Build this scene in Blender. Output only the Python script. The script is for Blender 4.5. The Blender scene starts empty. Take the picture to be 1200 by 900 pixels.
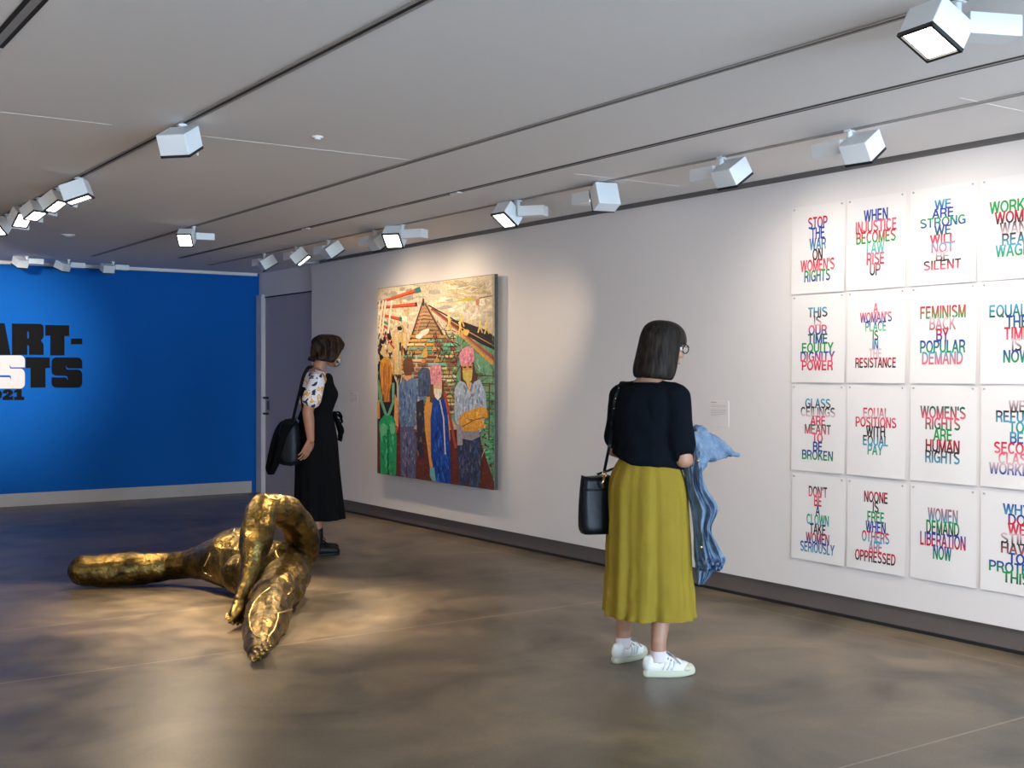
import bpy, bmesh, math, random
from mathutils import Vector, Matrix, noise
from mathutils.bvhtree import BVHTree

S = bpy.context.scene
COL = S.collection
PI = math.pi
R = math.radians

# ------------------------------------------------------------------ camera
FPX, YAW, CAMH, HORY = 1404.0, R(34.3), 1.42, 438.0
cam_d = bpy.data.cameras.new('camera')
cam_d.sensor_width = 36.0
cam_d.lens = FPX / 1200 * 36.0
cam_d.shift_y = -(450 - HORY) / 1200.0
cam_d.clip_start = 0.05
cam = bpy.data.objects.new('camera', cam_d)
cam.location = (0, 0, CAMH)
cam.rotation_euler = (R(90), 0, -YAW)
COL.objects.link(cam)
S.camera = cam

# ------------------------------------------------------------------ world, daylight, exposure
W = bpy.data.worlds.new('world')
S.world = W
W.use_nodes = True
W.node_tree.nodes['Background'].inputs[0].default_value = (0.55, 0.65, 0.8, 1)
W.node_tree.nodes['Background'].inputs[1].default_value = 0.15
S.view_settings.view_transform = 'Standard'
S.view_settings.look = 'None'
S.view_settings.exposure = 0.0
S.view_settings.gamma = 1.0
S.view_settings.use_curve_mapping = False


def area(name, loc, rot, sx, sy, power, col):
    l = bpy.data.lights.new(name, 'AREA')
    l.shape = 'RECTANGLE'
    l.size, l.size_y, l.energy, l.color = sx, sy, power, col
    o = bpy.data.objects.new(name, l)
    o.location, o.rotation_euler = loc, rot
    COL.objects.link(o)
    return o


# the glazed front of the gallery, behind and to the right of the camera
DAY_W, SIDE_W = 1350.0, 150.0
area('daylight_window', (3.0, -5.75, 1.30), (R(118), 0, 0), 5.6, 2.0, DAY_W, (0.60, 0.79, 1.0))
area('side_fill_light', (-3.1, -2.5, .9), (0, R(-128), 0), 1.8, 4.0, SIDE_W, (0.66, 0.80, 1.0))  # added bluish fill lamp by the left wall, which has no window
SPOT_K = 1.0


def ray(px, py):
    f = Vector((math.sin(YAW), math.cos(YAW), 0))
    r = Vector((math.cos(YAW), -math.sin(YAW), 0))
    return f + r * ((px - 600) / FPX) + Vector((0, 0, 1)) * ((HORY - py) / FPX)


def at(px, py, d):
    return Vector((0, 0, CAMH)) + ray(px, py) * d


def on_x(px, py, X):
    r = ray(px, py)
    return Vector((0, 0, CAMH)) + r * (X / r.x)


def on_y(px, py, Y):
    r = ray(px, py)
    return Vector((0, 0, CAMH)) + r * (Y / r.y)


# ------------------------------------------------------------------ materials
def mat(name, col, rough=0.5, metal=0.0, var=0.0, vscale=8.0, bump=0.0, bscale=60.0, spec=0.5, col2=None):
    m = bpy.data.materials.new(name)
    m.use_nodes = True
    nt = m.node_tree
    b = nt.nodes['Principled BSDF']
    b.inputs['Base Color'].default_value = (*col, 1)
    b.inputs['Roughness'].default_value = rough
    b.inputs['Metallic'].default_value = metal
    b.inputs['Specular IOR Level'].default_value = spec
    tc = nt.nodes.new('ShaderNodeTexCoord')
    if var > 0 or col2:
        n = nt.nodes.new('ShaderNodeTexNoise')
        n.inputs['Scale'].default_value = vscale
        n.inputs['Detail'].default_value = 5
        nt.links.new(tc.outputs['Object'], n.inputs['Vector'])
        mx = nt.nodes.new('ShaderNodeMix')
        mx.data_type = 'RGBA'
        if col2:
            mx.inputs[6].default_value = (*col, 1)
            mx.inputs[7].default_value = (*col2, 1)
            rp = nt.nodes.new('ShaderNodeValToRGB')
            rp.color_ramp.elements[0].position = 0.5 - 0.25 * max(var, .05)
            rp.color_ramp.elements[1].position = 0.5 + 0.25 * max(var, .05)
            nt.links.new(n.outputs['Fac'], rp.inputs[0])
            nt.links.new(rp.outputs[0], mx.inputs[0])
        else:
            mx.inputs[6].default_value = (*[c * (1 - var) for c in col], 1)
            mx.inputs[7].default_value = (*[min(1, c * (1 + var)) for c in col], 1)
            nt.links.new(n.outputs['Fac'], mx.inputs[0])
        nt.links.new(mx.outputs[2], b.inputs['Base Color'])
    if bump > 0:
        n2 = nt.nodes.new('ShaderNodeTexNoise')
        n2.inputs['Scale'].default_value = bscale
        n2.inputs['Detail'].default_value = 4
        nt.links.new(tc.outputs['Object'], n2.inputs['Vector'])
        bp = nt.nodes.new('ShaderNodeBump')
        bp.inputs['Strength'].default_value = bump
        bp.inputs['Distance'].default_value = 0.01
        nt.links.new(n2.outputs['Fac'], bp.inputs['Height'])
        nt.links.new(bp.outputs[0], b.inputs['Normal'])
    return m


def emit(name, col, s):
    m = bpy.data.materials.new(name)
    m.use_nodes = True
    b = m.node_tree.nodes['Principled BSDF']
    b.inputs['Base Color'].default_value = (*col, 1)
    b.inputs['Emission Color'].default_value = (*col, 1)
    b.inputs['Emission Strength'].default_value = s
    return m


def mat_attr(name, rough=0.6, var=0.0, vscale=60.0, bump=0.0):
    """flat inks and paints: the colour each face carries"""
    m = bpy.data.materials.new(name)
    m.use_nodes = True
    nt = m.node_tree
    b = nt.nodes['Principled BSDF']
    b.inputs['Roughness'].default_value = rough
    a = nt.nodes.new('ShaderNodeAttribute')
    a.attribute_name = 'ink'
    out = a.outputs['Color']
    if var > 0:
        tc = nt.nodes.new('ShaderNodeTexCoord')
        n = nt.nodes.new('ShaderNodeTexNoise')
        n.inputs['Scale'].default_value = vscale
        n.inputs['Detail'].default_value = 6
        n.inputs['Roughness'].default_value = .7
        nt.links.new(tc.outputs['Object'], n.inputs['Vector'])
        rp = nt.nodes.new('ShaderNodeMapRange')
        rp.inputs[1].default_value, rp.inputs[2].default_value = .3, .7
        rp.inputs[3].default_value, rp.inputs[4].default_value = 1 - var, 1 + var
        nt.links.new(n.outputs['Fac'], rp.inputs[0])
        mx = nt.nodes.new('ShaderNodeVectorMath')
        mx.operation = 'SCALE'
        nt.links.new(out, mx.inputs[0])
        nt.links.new(rp.outputs[0], mx.inputs['Scale'])
        out = mx.outputs[0]
        if bump > 0:
            bp = nt.nodes.new('ShaderNodeBump')
            bp.inputs['Strength'].default_value = bump
            bp.inputs['Distance'].default_value = 0.004
            nt.links.new(n.outputs['Fac'], bp.inputs['Height'])
            nt.links.new(bp.outputs[0], b.inputs['Normal'])
    nt.links.new(out, b.inputs['Base Color'])
    return m


def floor_mat():
    m = bpy.data.materials.new('polished_concrete')
    m.use_nodes = True
    nt = m.node_tree
    N, L = nt.nodes, nt.links
    b = N['Principled BSDF']
    tc = N.new('ShaderNodeTexCoord')

    def nz(scale, det, dist=0.0, rough=.55):
        n = N.new('ShaderNodeTexNoise')
        n.inputs['Scale'].default_value = scale
        n.inputs['Detail'].default_value = det
        n.inputs['Distortion'].default_value = dist
        n.inputs['Roughness'].default_value = rough
        L.new(tc.outputs['Object'], n.inputs['Vector'])
        return n
    n1, n2, n3 = nz(1.2, 7, 1.1), nz(5, 8, .3), nz(90, 4, 0, .7)
    r1 = N.new('ShaderNodeValToRGB')
    e = r1.color_ramp.elements
    e[0].position, e[0].color = .32, (.078, .062, .043, 1)
    e[1].position, e[1].color = .68, (.235, .175, .110, 1)
    k = e.new(.5)
    k.color = (.160, .126, .085, 1)
    L.new(n1.outputs['Fac'], r1.inputs[0])

    def mul(src, n, lo, hi):
        mr = N.new('ShaderNodeMapRange')
        mr.inputs[1].default_value, mr.inputs[2].default_value = .3, .7
        mr.inputs[3].default_value, mr.inputs[4].default_value = lo, hi
        L.new(n.outputs['Fac'], mr.inputs[0])
        v = N.new('ShaderNodeVectorMath')
        v.operation = 'SCALE'
        L.new(src, v.inputs[0])
        L.new(mr.outputs[0], v.inputs['Scale'])
        return v.outputs[0]
    c = mul(r1.outputs[0], n2, .78, 1.22)
    c = mul(c, n3, .82, 1.18)
    # pale saw cuts
    sep = N.new('ShaderNodeSeparateXYZ')
    L.new(tc.outputs['Object'], sep.inputs[0])

    def cut(axis, pos, w):
        a = N.new('ShaderNodeMath')
        a.operation = 'SUBTRACT'
        L.new(sep.outputs[axis], a.inputs[0])
        a.inputs[1].default_value = pos
        ab = N.new('ShaderNodeMath')
        ab.operation = 'ABSOLUTE'
        L.new(a.outputs[0], ab.inputs[0])
        lt = N.new('ShaderNodeMath')
        lt.operation = 'LESS_THAN'
        L.new(ab.outputs[0], lt.inputs[0])
        lt.inputs[1].default_value = w
        return lt.outputs[0]
    acc = None
    for ax, p, w in ((1, 5.86, .006), (1, 7.05, .004), (1, 8.6, .004), (1, 2.9, .005), (0, 5.30, .004), (0, 0.6, .005), (1, 11.4, .005)):
        o = cut(ax, p, w)
        if acc is None:
            acc = o
        else:
            mxm = N.new('ShaderNodeMath')
            mxm.operation = 'MAXIMUM'
            L.new(acc, mxm.inputs[0])
            L.new(o, mxm.inputs[1])
            acc = mxm.outputs[0]
    mm = N.new('ShaderNodeMath')
    mm.operation = 'MULTIPLY'
    L.new(acc, mm.inputs[0])
    L.new(n2.outputs['Fac'], mm.inputs[1])
    mx = N.new('ShaderNodeMix')
    mx.data_type = 'RGBA'
    L.new(mm.outputs[0], mx.inputs[0])
    L.new(c, mx.inputs[6])
    mx.inputs[7].default_value = (.46, .38, .28, 1)
    L.new(mx.outputs[2], b.inputs['Base Color'])
    rr = N.new('ShaderNodeMapRange')
    rr.inputs[3].default_value, rr.inputs[4].default_value = .22, .50
    L.new(n2.outputs['Fac'], rr.inputs[0])
    L.new(rr.outputs[0], b.inputs['Roughness'])
    b.inputs['Specular IOR Level'].default_value = .42
    bp = N.new('ShaderNodeBump')
    bp.inputs['Strength'].default_value = .06
    bp.inputs['Distance'].default_value = .004
    L.new(n2.outputs['Fac'], bp.inputs['Height'])
    L.new(bp.outputs[0], b.inputs['Normal'])
    return m


M = {
    'floor': floor_mat(),
    'wall': mat('white_wall_paint', (.76, .73, .72), .85, bump=.02, bscale=220),
    'blue': mat('blue_wall_paint', (.006, .108, .42), .85, bump=.02, bscale=220, spec=.08),
    'ceil': mat('ceiling_paint', (.74, .72, .71), .9, bump=.02, bscale=150),
    'seam': mat('ceiling_seam', (.82, .78, .74), .8),
    'skirt': mat('skirting_brown_grey', (.125, .105, .098), .6, var=.1),
    'skirt_pale': mat('skirting_pale', (.46, .43, .41), .6, var=.08),
    'black': mat('shadow_and_plain_black', (.008, .008, .009), .7),
    'door': mat('door_paint', (.43, .40, .43), .55),
    'jamb': mat('door_jamb_paint', (.62, .60, .62), .55),
    'steel': mat('dark_steel', (.05, .05, .055), .35, .8),
    'track': mat('track_grey', (.30, .285, .27), .5),
    'fixture': mat('fixture_white', (.72, .76, .78), .42),
    'rim': mat('fixture_black_rim', (.01, .01, .012), .5),
    'lens': emit('lamp_lens', (1.0, .94, .84), 9.0),
    'lensoff': mat('lamp_reflector', (.55, .53, .5), .3, .6),
    'paper': mat('poster_paper', (.80, .775, .765), .9, bump=.03, bscale=90),
    'ink': mat_attr('poster_ink', .7),
    'pin': mat('pin_grey', (.45, .44, .44), .4, .3),
    'paint': mat_attr('oil_paint', .5, .28, 34.0, .5),
    'canvas_edge': mat('canvas_edge', (.045, .05, .05), .8),
    'canvas_side': mat('canvas_cloth', (.60, .56, .50), .9),
    'vinyl_black': mat('vinyl_black', (.006, .0055, .006), .75, spec=.12),
    'vinyl_white': mat('vinyl_white', (.70, .64, .62), .7, spec=.2),
    'card': mat('card_white', (.78, .74, .73), .8),
    'cardtext': mat('card_print', (.45, .42, .42), .8),
    'bronze': None, 'gold': None,
    'skinA': mat('skin_light', (.38, .205, .13), .5, var=.08, vscale=30),
    'skinA2': mat('skin_light_face', (.50, .27, .17), .5),
    'skinB': mat('skin_tan', (.42, .19, .11), .5, var=.08, vscale=30),
    'eye': mat('eye_white', (.8, .78, .75), .2),
    'iris': mat('iris_brown', (.05, .025, .015), .2),
    'tee': mat('tee_navy_black', (.0042, .006, .0095), .9, var=.2, vscale=14, bump=.15, bscale=160, spec=.06),
    'skirtA': mat('mustard_cotton', (.262, .186, .020), .85, var=.12, vscale=10, bump=.35, bscale=22, spec=.2),
    'hem': mat('mustard_stitch', (.29, .20, .016), .8),
    'denim': mat('denim_blue', (.075, .125, .205), .95, var=1.0, vscale=22, bump=.5, bscale=70, col2=(.22, .30, .40), spec=.1),
    'denim_dark': mat('denim_dark', (.055, .10, .19), .85, var=.4, vscale=30, col2=(.12, .20, .33)),
    'leather': mat('leather_black', (.004, .0055, .008), .38, bump=.15, bscale=40, spec=.16),
    'gilt': mat('gilt_metal', (.75, .55, .28), .25, 1.0),
    'glasses': mat('glasses_black', (.01, .01, .01), .2),
    'sock': mat('sock_white', (.66, .58, .58), .9, bump=.1, bscale=200),
    'sneaker': mat('sneaker_white', (.72, .72, .68), .5, var=.06, vscale=30),
    'sole': mat('sneaker_sole', (.52, .52, .40), .7),
    'toe': mat('sneaker_toe', (.56, .53, .38), .6, bump=.3, bscale=160),
    'lace': mat('lace_grey', (.35, .31, .30), .9),
    'stripe': mat('sneaker_panel', (.60, .62, .60), .6),
    'dress': mat('dress_black', (.0045, .0045, .005), .9, spec=.12),
    'blackcloth': mat('cloth_black', (.004, .004, .0045), .95, spec=.1, bump=.3, bscale=40),
    'shoe_black': mat('shoe_black', (.005, .005, .006), .5, spec=.25),
    'mask': mat('mask_pale', (.62, .60, .48), .85, var=.35, vscale=38, col2=(.03, .03, .03)),
}


def hair_mat(name, c1, c2, rough):
    m = bpy.data.materials.new(name)
    m.use_nodes = True
    nt = m.node_tree
    b = nt.nodes['Principled BSDF']
    b.inputs['Roughness'].default_value = rough
    b.inputs['Specular IOR Level'].default_value = .12
    tc = nt.nodes.new('ShaderNodeTexCoord')
    mp = nt.nodes.new('ShaderNodeMapping')
    mp.inputs['Scale'].default_value = (90, 90, 6)
    n = nt.nodes.new('ShaderNodeTexNoise')
    n.inputs['Scale'].default_value = 1.0
    n.inputs['Detail'].default_value = 4
    nt.links.new(tc.outputs['Object'], mp.inputs[0])
    nt.links.new(mp.outputs[0], n.inputs['Vector'])
    rp = nt.nodes.new('ShaderNodeValToRGB')
    rp.color_ramp.elements[0].position, rp.color_ramp.elements[0].color = .4, (*c1, 1)
    rp.color_ramp.elements[1].position, rp.color_ramp.elements[1].color = .7, (*c2, 1)
    nt.links.new(n.outputs['Fac'], rp.inputs[0])
    nt.links.new(rp.outputs[0], b.inputs['Base Color'])
    bp = nt.nodes.new('ShaderNodeBump')
    bp.inputs['Strength'].default_value = .5
    bp.inputs['Distance'].default_value = .004
    nt.links.new(n.outputs['Fac'], bp.inputs['Height'])
    nt.links.new(bp.outputs[0], b.inputs['Normal'])
    return m


M['hairA'] = hair_mat('hair_dark_brown', (.008, .006, .005), (.030, .022, .017), .5)
M['hairB'] = hair_mat('hair_brown_wavy', (.006, .003, .002), (.06, .030, .017), .5)


def bronze_mat():
    m = bpy.data.materials.new('patinated_bronze')
    m.use_nodes = True
    nt = m.node_tree
    N, L = nt.nodes, nt.links
    b = N['Principled BSDF']
    b.inputs['Metallic'].default_value = 1.0
    tc = N.new('ShaderNodeTexCoord')
    n = N.new('ShaderNodeTexNoise')
    n.inputs['Scale'].default_value = 5.5
    n.inputs['Detail'].default_value = 7
    n.inputs['Roughness'].default_value = .6
    L.new(tc.outputs['Object'], n.inputs['Vector'])
    rp = N.new('ShaderNodeValToRGB')
    e = rp.color_ramp.elements
    e[0].position, e[0].color = .40, (.045, .033, .011, 1)
    e[1].position, e[1].color = .66, (.29, .20, .062, 1)
    L.new(n.outputs['Fac'], rp.inputs[0])
    L.new(rp.outputs[0], b.inputs['Base Color'])
    rr = N.new('ShaderNodeMapRange')
    rr.inputs[1].default_value, rr.inputs[2].default_value = .35, .65
    rr.inputs[3].default_value, rr.inputs[4].default_value = .46, .24
    L.new(n.outputs['Fac'], rr.inputs[0])
    L.new(rr.outputs[0], b.inputs['Roughness'])
    n2 = N.new('ShaderNodeTexNoise')
    n2.inputs['Scale'].default_value = 30
    n2.inputs['Detail'].default_value = 6
    L.new(tc.outputs['Object'], n2.inputs['Vector'])
    bp = N.new('ShaderNodeBump')
    bp.inputs['Strength'].default_value = .5
    bp.inputs['Distance'].default_value = .02
    L.new(n2.outputs['Fac'], bp.inputs['Height'])
    L.new(bp.outputs[0], b.inputs['Normal'])
    return m


M['bronze'] = bronze_mat()
M['gold'] = mat('polished_gold', (.95, .68, .28), .22, 1.0)


def floral_mat():
    m = bpy.data.materials.new('floral_print')
    m.use_nodes = True
    nt = m.node_tree
    N, L = nt.nodes, nt.links
    b = N['Principled BSDF']
    b.inputs['Roughness'].default_value = .85
    tc = N.new('ShaderNodeTexCoord')
    n = N.new('ShaderNodeTexNoise')
    n.inputs['Scale'].default_value = 9.5
    n.inputs['Detail'].default_value = 2
    n.inputs['Distortion'].default_value = 1.5
    L.new(tc.outputs['Object'], n.inputs['Vector'])
    rp = N.new('ShaderNodeValToRGB')
    rp.color_ramp.interpolation = 'CONSTANT'
    e = rp.color_ramp.elements
    e[0].position, e[0].color = 0.0, (.03, .03, .05, 1)
    e[1].position, e[1].color = .40, (.75, .70, .75, 1)
    for p, c in ((.49, (.85, .80, .82, 1)), (.545, (.80, .42, .03, 1)), (.61, (.78, .55, .50, 1)), (.66, (.25, .30, .45, 1))):
        k = e.new(p)
        k.color = c
    L.new(n.outputs['Fac'], rp.inputs[0])
    L.new(rp.outputs[0], b.inputs['Base Color'])
    return m


M['floral'] = floral_mat()


# ------------------------------------------------------------------ object helpers
def tag(o, label=None, cat=None, group=None, kind=None):
    if label:
        o['label'] = label
    if cat:
        o['category'] = cat
    if group:
        o['group'] = group
    if kind:
        o['kind'] = kind
    return o


def thing(name, label, cat, loc=(0, 0, 0), rz=0.0, group=None):
    o = bpy.data.objects.new(name, None)
    o.empty_display_size = .1
    COL.objects.link(o)
    o.location = loc
    o.rotation_euler = (0, 0, rz)
    return tag(o, label, cat, group)


def link(name, me, m=None, parent=None, smooth=False):
    if m is not None:
        for x in (m if isinstance(m, (list, tuple)) else [m]):
            me.materials.append(x)
    if smooth:
        me.polygons.foreach_set('use_smooth', [True] * len(me.polygons))
    o = bpy.data.objects.new(name, me)
    COL.objects.link(o)
    o.parent = parent
    return o


def obj(name, bm, m=None, parent=None, smooth=False, recalc=True):
    if recalc:
        bmesh.ops.recalc_face_normals(bm, faces=bm.faces)
    me = bpy.data.meshes.new(name)
    bm.to_mesh(me)
    bm.free()
    return link(name, me, m, parent, smooth)


def struct(name, bm, m, parent=None, smooth=False):
    o = obj(name, bm, m, parent, smooth)
    if parent is None:
        o['kind'] = 'structure'
    return o


def box(bm, lo, hi, mtx=None, mi=0):
    vs = [Vector((x, y, z)) for z in (lo[2], hi[2]) for y in (lo[1], hi[1]) for x in (lo[0], hi[0])]
    if mtx:
        vs = [mtx @ v for v in vs]
    v = [bm.verts.new(p) for p in vs]
    for q in ((0, 2, 3, 1), (4, 5, 7, 6), (0, 1, 5, 4), (2, 6, 7, 3), (0, 4, 6, 2), (1, 3, 7, 5)):
        f = bm.faces.new([v[i] for i in q])
        f.material_index = mi
    return v


def bbox(lo, hi, bev=0.0, mtx=None, seg=2):
    bm = bmesh.new()
    box(bm, lo, hi, mtx)
    if bev:
        bmesh.ops.recalc_face_normals(bm, faces=bm.faces)
        bmesh.ops.bevel(bm, geom=bm.edges[:], offset=bev, segments=seg, profile=.5, affect='EDGES')
    return bm


def frame(d, up=Vector((0, 0, 1))):
    d = Vector(d).normalized()
    if abs(d.dot(up)) > .98:
        up = Vector((0, 1, 0))
    x = d.cross(up).normalized()
    return x, x.cross(d).normalized(), d


def cap(bm, p0, r0, p1, r1, n=14, sq=1.0, up=Vector((0, 0, 1))):
    """tapered round-ended limb; sq squashes it along its second axis"""
    p0, p1 = Vector(p0), Vector(p1)
    if (p1 - p0).length < 1e-5:
        p1 = p0 + Vector((0, 0, 1e-4))
    x, y, d = frame(p1 - p0, Vector(up))
    rings = []
    for k in range(5):
        a = -PI / 2 + (k + .35) / 5 * PI / 2
        rings.append((p0 + d * r0 * math.sin(a), r0 * math.cos(a)))
    rings.append((p0, r0))
    rings.append((p1, r1))
    for k in range(5):
        a = (k + .65) / 5 * PI / 2
        rings.append((p1 + d * r1 * math.sin(a), r1 * math.cos(a)))
    tube_rings(bm, [[c + (x * math.cos(t) + y * math.sin(t) * sq) * r for t in [2 * PI * i / n for i in range(n)]] for c, r in rings])


def tube_rings(bm, rings, close=True, caps=True):
    vr = [[bm.verts.new(p) for p in r] for r in rings]
    n = len(vr[0])
    for a, b in zip(vr, vr[1:]):
        for i in range(n if close else n - 1):
            j = (i + 1) % n
            bm.faces.new((a[i], a[j], b[j], b[i]))
    if caps:
        bm.faces.new(vr[0][::-1])
        bm.faces.new(vr[-1])
    return vr


def chain(bm, pts, n=14, sq=1.0, up=Vector((0, 0, 1))):
    for (a, ra), (b, rb) in zip(pts, pts[1:]):
        cap(bm, a, ra, b, rb, n, sq, up)


def ell(bm, c, r, rot=None, seg=20):
    mtx = Matrix.Translation(Vector(c)) @ (rot.to_4x4() if rot else Matrix.Identity(4)) @ Matrix.Diagonal((r[0], r[1], r[2], 1))
    bmesh.ops.create_uvsphere(bm, u_segments=seg, v_segments=seg // 2 + 2, radius=1.0, matrix=mtx)


def crom(a, b, c, d, t):
    return .5 * ((2 * b) + (-a + c) * t + (2 * a - 5 * b + 4 * c - d) * t * t + (-a + 3 * b - 3 * c + d) * t ** 3)


def smooth_rows(rows, m):
    out = []
    n = len(rows)
    for i in range(n - 1):
        p = [rows[max(0, min(n - 1, i + k))] for k in (-1, 0, 1, 2)]
        for s in range(m):
            t = s / m
            out.append(tuple(crom(*[q[j] for q in p], t) for j in range(len(rows[0]))))
    out.append(tuple(rows[-1]))
    return out


def loft(bm, rows, n=64, m=6, fn=None, caps=True, basis=None):
    """rows: (z, cx, cy, a, b): stacked ellipses; fn(theta, t) scales the radius"""
    rs = smooth_rows(rows, m)
    z0, z1 = rs[0][0], rs[-1][0]
    rings = []
    for k, (z, cx, cy, a, b) in enumerate(rs):
        t = k / (len(rs) - 1)
        ring = []
        for i in range(n):
            th = 2 * PI * i / n
            q = fn(th, t) if fn else 1.0
            p = Vector((cx + a * q * math.cos(th), cy + b * q * math.sin(th), z))
            ring.append(basis @ p if basis else p)
        rings.append(ring)
    tube_rings(bm, rings, caps=caps)


def fuse(name, bm, voxel, m, parent=None, it=6, dec=1.0, smooth_f=.5):
    """one continuous skin over all the shapes in bm"""
    bmesh.ops.recalc_face_normals(bm, faces=bm.faces)
    me = bpy.data.meshes.new(name)
    bm.to_mesh(me)
    bm.free()
    t = bpy.data.objects.new('work', me)
    COL.objects.link(t)
    md = t.modifiers.new('r', 'REMESH')
    md.mode = 'VOXEL'
    md.voxel_size = voxel
    if it:
        s = t.modifiers.new('s', 'SMOOTH')
        s.iterations, s.factor = it, smooth_f
    if dec < 1:
        d = t.modifiers.new('d', 'DECIMATE')
        d.ratio = dec
    dg = bpy.context.evaluated_depsgraph_get()
    me2 = bpy.data.meshes.new_from_object(t.evaluated_get(dg))
    bpy.data.objects.remove(t)
    bpy.data.meshes.remove(me)
    me2.name = name
    me2.materials.clear()
    return link(name, me2, m, parent, True)


def tube(bm, pts, r, n=8, closed=False):
    pts = [Vector(p) for p in pts]
    rings = []
    up = Vector((0, 0, 1))
    for i, p in enumerate(pts):
        a = pts[max(0, i - 1)]
        b = pts[min(len(pts) - 1, i + 1)]
        x, y, d = frame(b - a, up)
        rr = r[i] if isinstance(r, (list, tuple)) else r
        rings.append([p + (x * math.cos(t) + y * math.sin(t)) * rr for t in [2 * PI * k / n for k in range(n)]])
    tube_rings(bm, rings)


def ribbon(bm, pts, w, th, side):
    pts = [Vector(p) for p in pts]
    rings = []
    for i, p in enumerate(pts):
        d = (pts[min(len(pts) - 1, i + 1)] - pts[max(0, i - 1)]).normalized()
        s = Vector(side)
        s = (s - d * s.dot(d)).normalized()
        u = d.cross(s)
        rings.append([p + s * w / 2 * a + u * th / 2 * b for a, b in ((-1, -1), (1, -1), (1, 1), (-1, 1))])
    tube_rings(bm, rings)


def copy_tree(o, parent=None):
    c = o.copy()
    COL.objects.link(c)
    c.parent = parent
    for ch in list(o.children):
        copy_tree(ch, c)
    return c


# ------------------------------------------------------------------ room
CEIL, WX, BY = 2.62, 5.515, 13.6
bm = bmesh.new()
box(bm, (-7, -6, -.1), (6.2, BY + .3, 0))
struct('floor', bm, M['floor'])
# ceiling slab with a shadow gap along the white wall
bm = bmesh.new()
box(bm, (-7, -6, CEIL), (5.455, BY + .3, CEIL + .12))
box(bm, (5.455, 12.02, CEIL), (6.0, BY + .3, CEIL + .12))
struct('ceiling', bm, M['ceil'])
bm = bmesh.new()
box(bm, (5.35, -6, CEIL + .12), (6.2, 12.2, CEIL + .16))
box(bm, (5.60, -6, CEIL - .02), (5.66, 11.92, CEIL + .12))
struct('trim_1', bm, M['track'])
# white picture wall standing proud of the wall behind it
bm = bmesh.new()
box(bm, (WX, -6, .128), (5.60, 11.93, 2.598))
struct('wall_right', bm, M['wall'])
bm = bmesh.new()
box(bm, (5.64, -6, 0), (5.9, 13.44, CEIL))
box(bm, (5.60, 12.05, 2.33), (5.64, BY, CEIL))
box(bm, (5.60, 11.93, 0), (5.64, 12.05, CEIL))
box(bm, (5.64, 13.44, 2.33), (5.9, BY + .3, CEIL))
struct('wall_behind', bm, M['wall'])
bm = bmesh.new()
box(bm, (WX + .025, -6, .0), (5.60, 11.91, .128))
bb = struct('baseboard_right', bm, M['skirt'])
bm = bmesh.new()
box(bm, (WX + .018, -6, .0), (WX + .026, 11.91, .018))
obj('shadow_strip', bm, M['black'], bb)  # black strip standing in for the shade at the baseboard's foot
bm = bmesh.new()
box(bm, (-7, BY, 0), (5.62, BY + .15, CEIL))
struct('wall_back', bm, M['blue'])
bm = bbox((-7, BY - .018, 0), (5.50, BY, .138), .003)
struct('baseboard_back', bm, M['skirt_pale'])
bm = bmesh.new()
box(bm, (-3.3, -6, 0), (-3.2, BY + .3, CEIL))
struct('wall_left_bounce', bm, M['wall'])  # unseen wall, set this close to bounce the washers' warm light
bm = bmesh.new()
box(bm, (-7, -6, 0), (6, -5.9, .25))
box(bm, (-7, -6, 2.45), (6, -5.9, CEIL))
box(bm, (-7, -6, .25), (-1, -5.9, 2.45))
struct('wall_front', bm, M['wall'])
bm = bmesh.new()
box(bm, (-7, BY - .07, CEIL - .035), (5.55, BY - .02, CEIL))
struct('trim_2', bm, M['ceil'])

# door in the recess
bm = bbox((5.605, 12.06, .006), (5.64, 13.42, 2.318), .003)
door = struct('door_1', bm, M['door'])
bm = bbox((5.555, 13.425, 0), (5.64, 13.585, 2.36), .004)
obj('door_jamb', bm, M['jamb'], door)
bm = bmesh.new()
box(bm, (5.598, 12.06, 2.320), (5.606, 13.42, 2.334))
obj('head_gap', bm, M['black'], door)
for z in (.95, 1.137):
    bm = bmesh.new()
    cap(bm, (5.606, 13.33, z), .012, (5.55, 13.33, z), .012)
    cap(bm, (5.55, 13.33, z), .013, (5.55, 13.22, z), .012)
    obj('door_handle', bm, M['steel'], door, True)
bm = bbox((5.598, 13.30, .99), (5.606, 13.36, 1.10), .002)
obj('lock_plate', bm, M['steel'], door)


# ceiling slots, tracks, seams
def track(name, label, x, y0, y1, w, mtl):
    t = thing(name, label, 'ceiling track', (x, (y0 + y1) / 2, CEIL))
    h = (y1 - y0) / 2
    b1 = bmesh.new()
    for s in (-1, 1):
        box(b1, (s * w - .006, -h, -.006), (s * w + .006, h, -.0004))
    box(b1, (-w, -h, -.0012), (w, h, -.0004))
    obj('channel', b1, M['track'], t)
    b2 = bmesh.new()
    box(b2, (-w + .006, -h, -.0026), (w - .006, h, -.0012))
    obj('slot', b2, mtl, t)
    return t


def slot2(name, label, x, y0, y1, w):
    t = thing(name, label, 'ceiling slot', (x, (y0 + y1) / 2, CEIL))
    h = (y1 - y0) / 2
    for s in (-1, 1):
        b2 = bmesh.new()
        box(b2, (s * w - .009, -h, -.0022), (s * w + .009, h, -.0008))
        obj('slot', b2, M['black'], t)
    b1 = bmesh.new()
    box(b1, (-w + .009, -h, -.003), (w - .009, h, -.0006))
    obj('divider', b1, M['track'], t)
    return t


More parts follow.
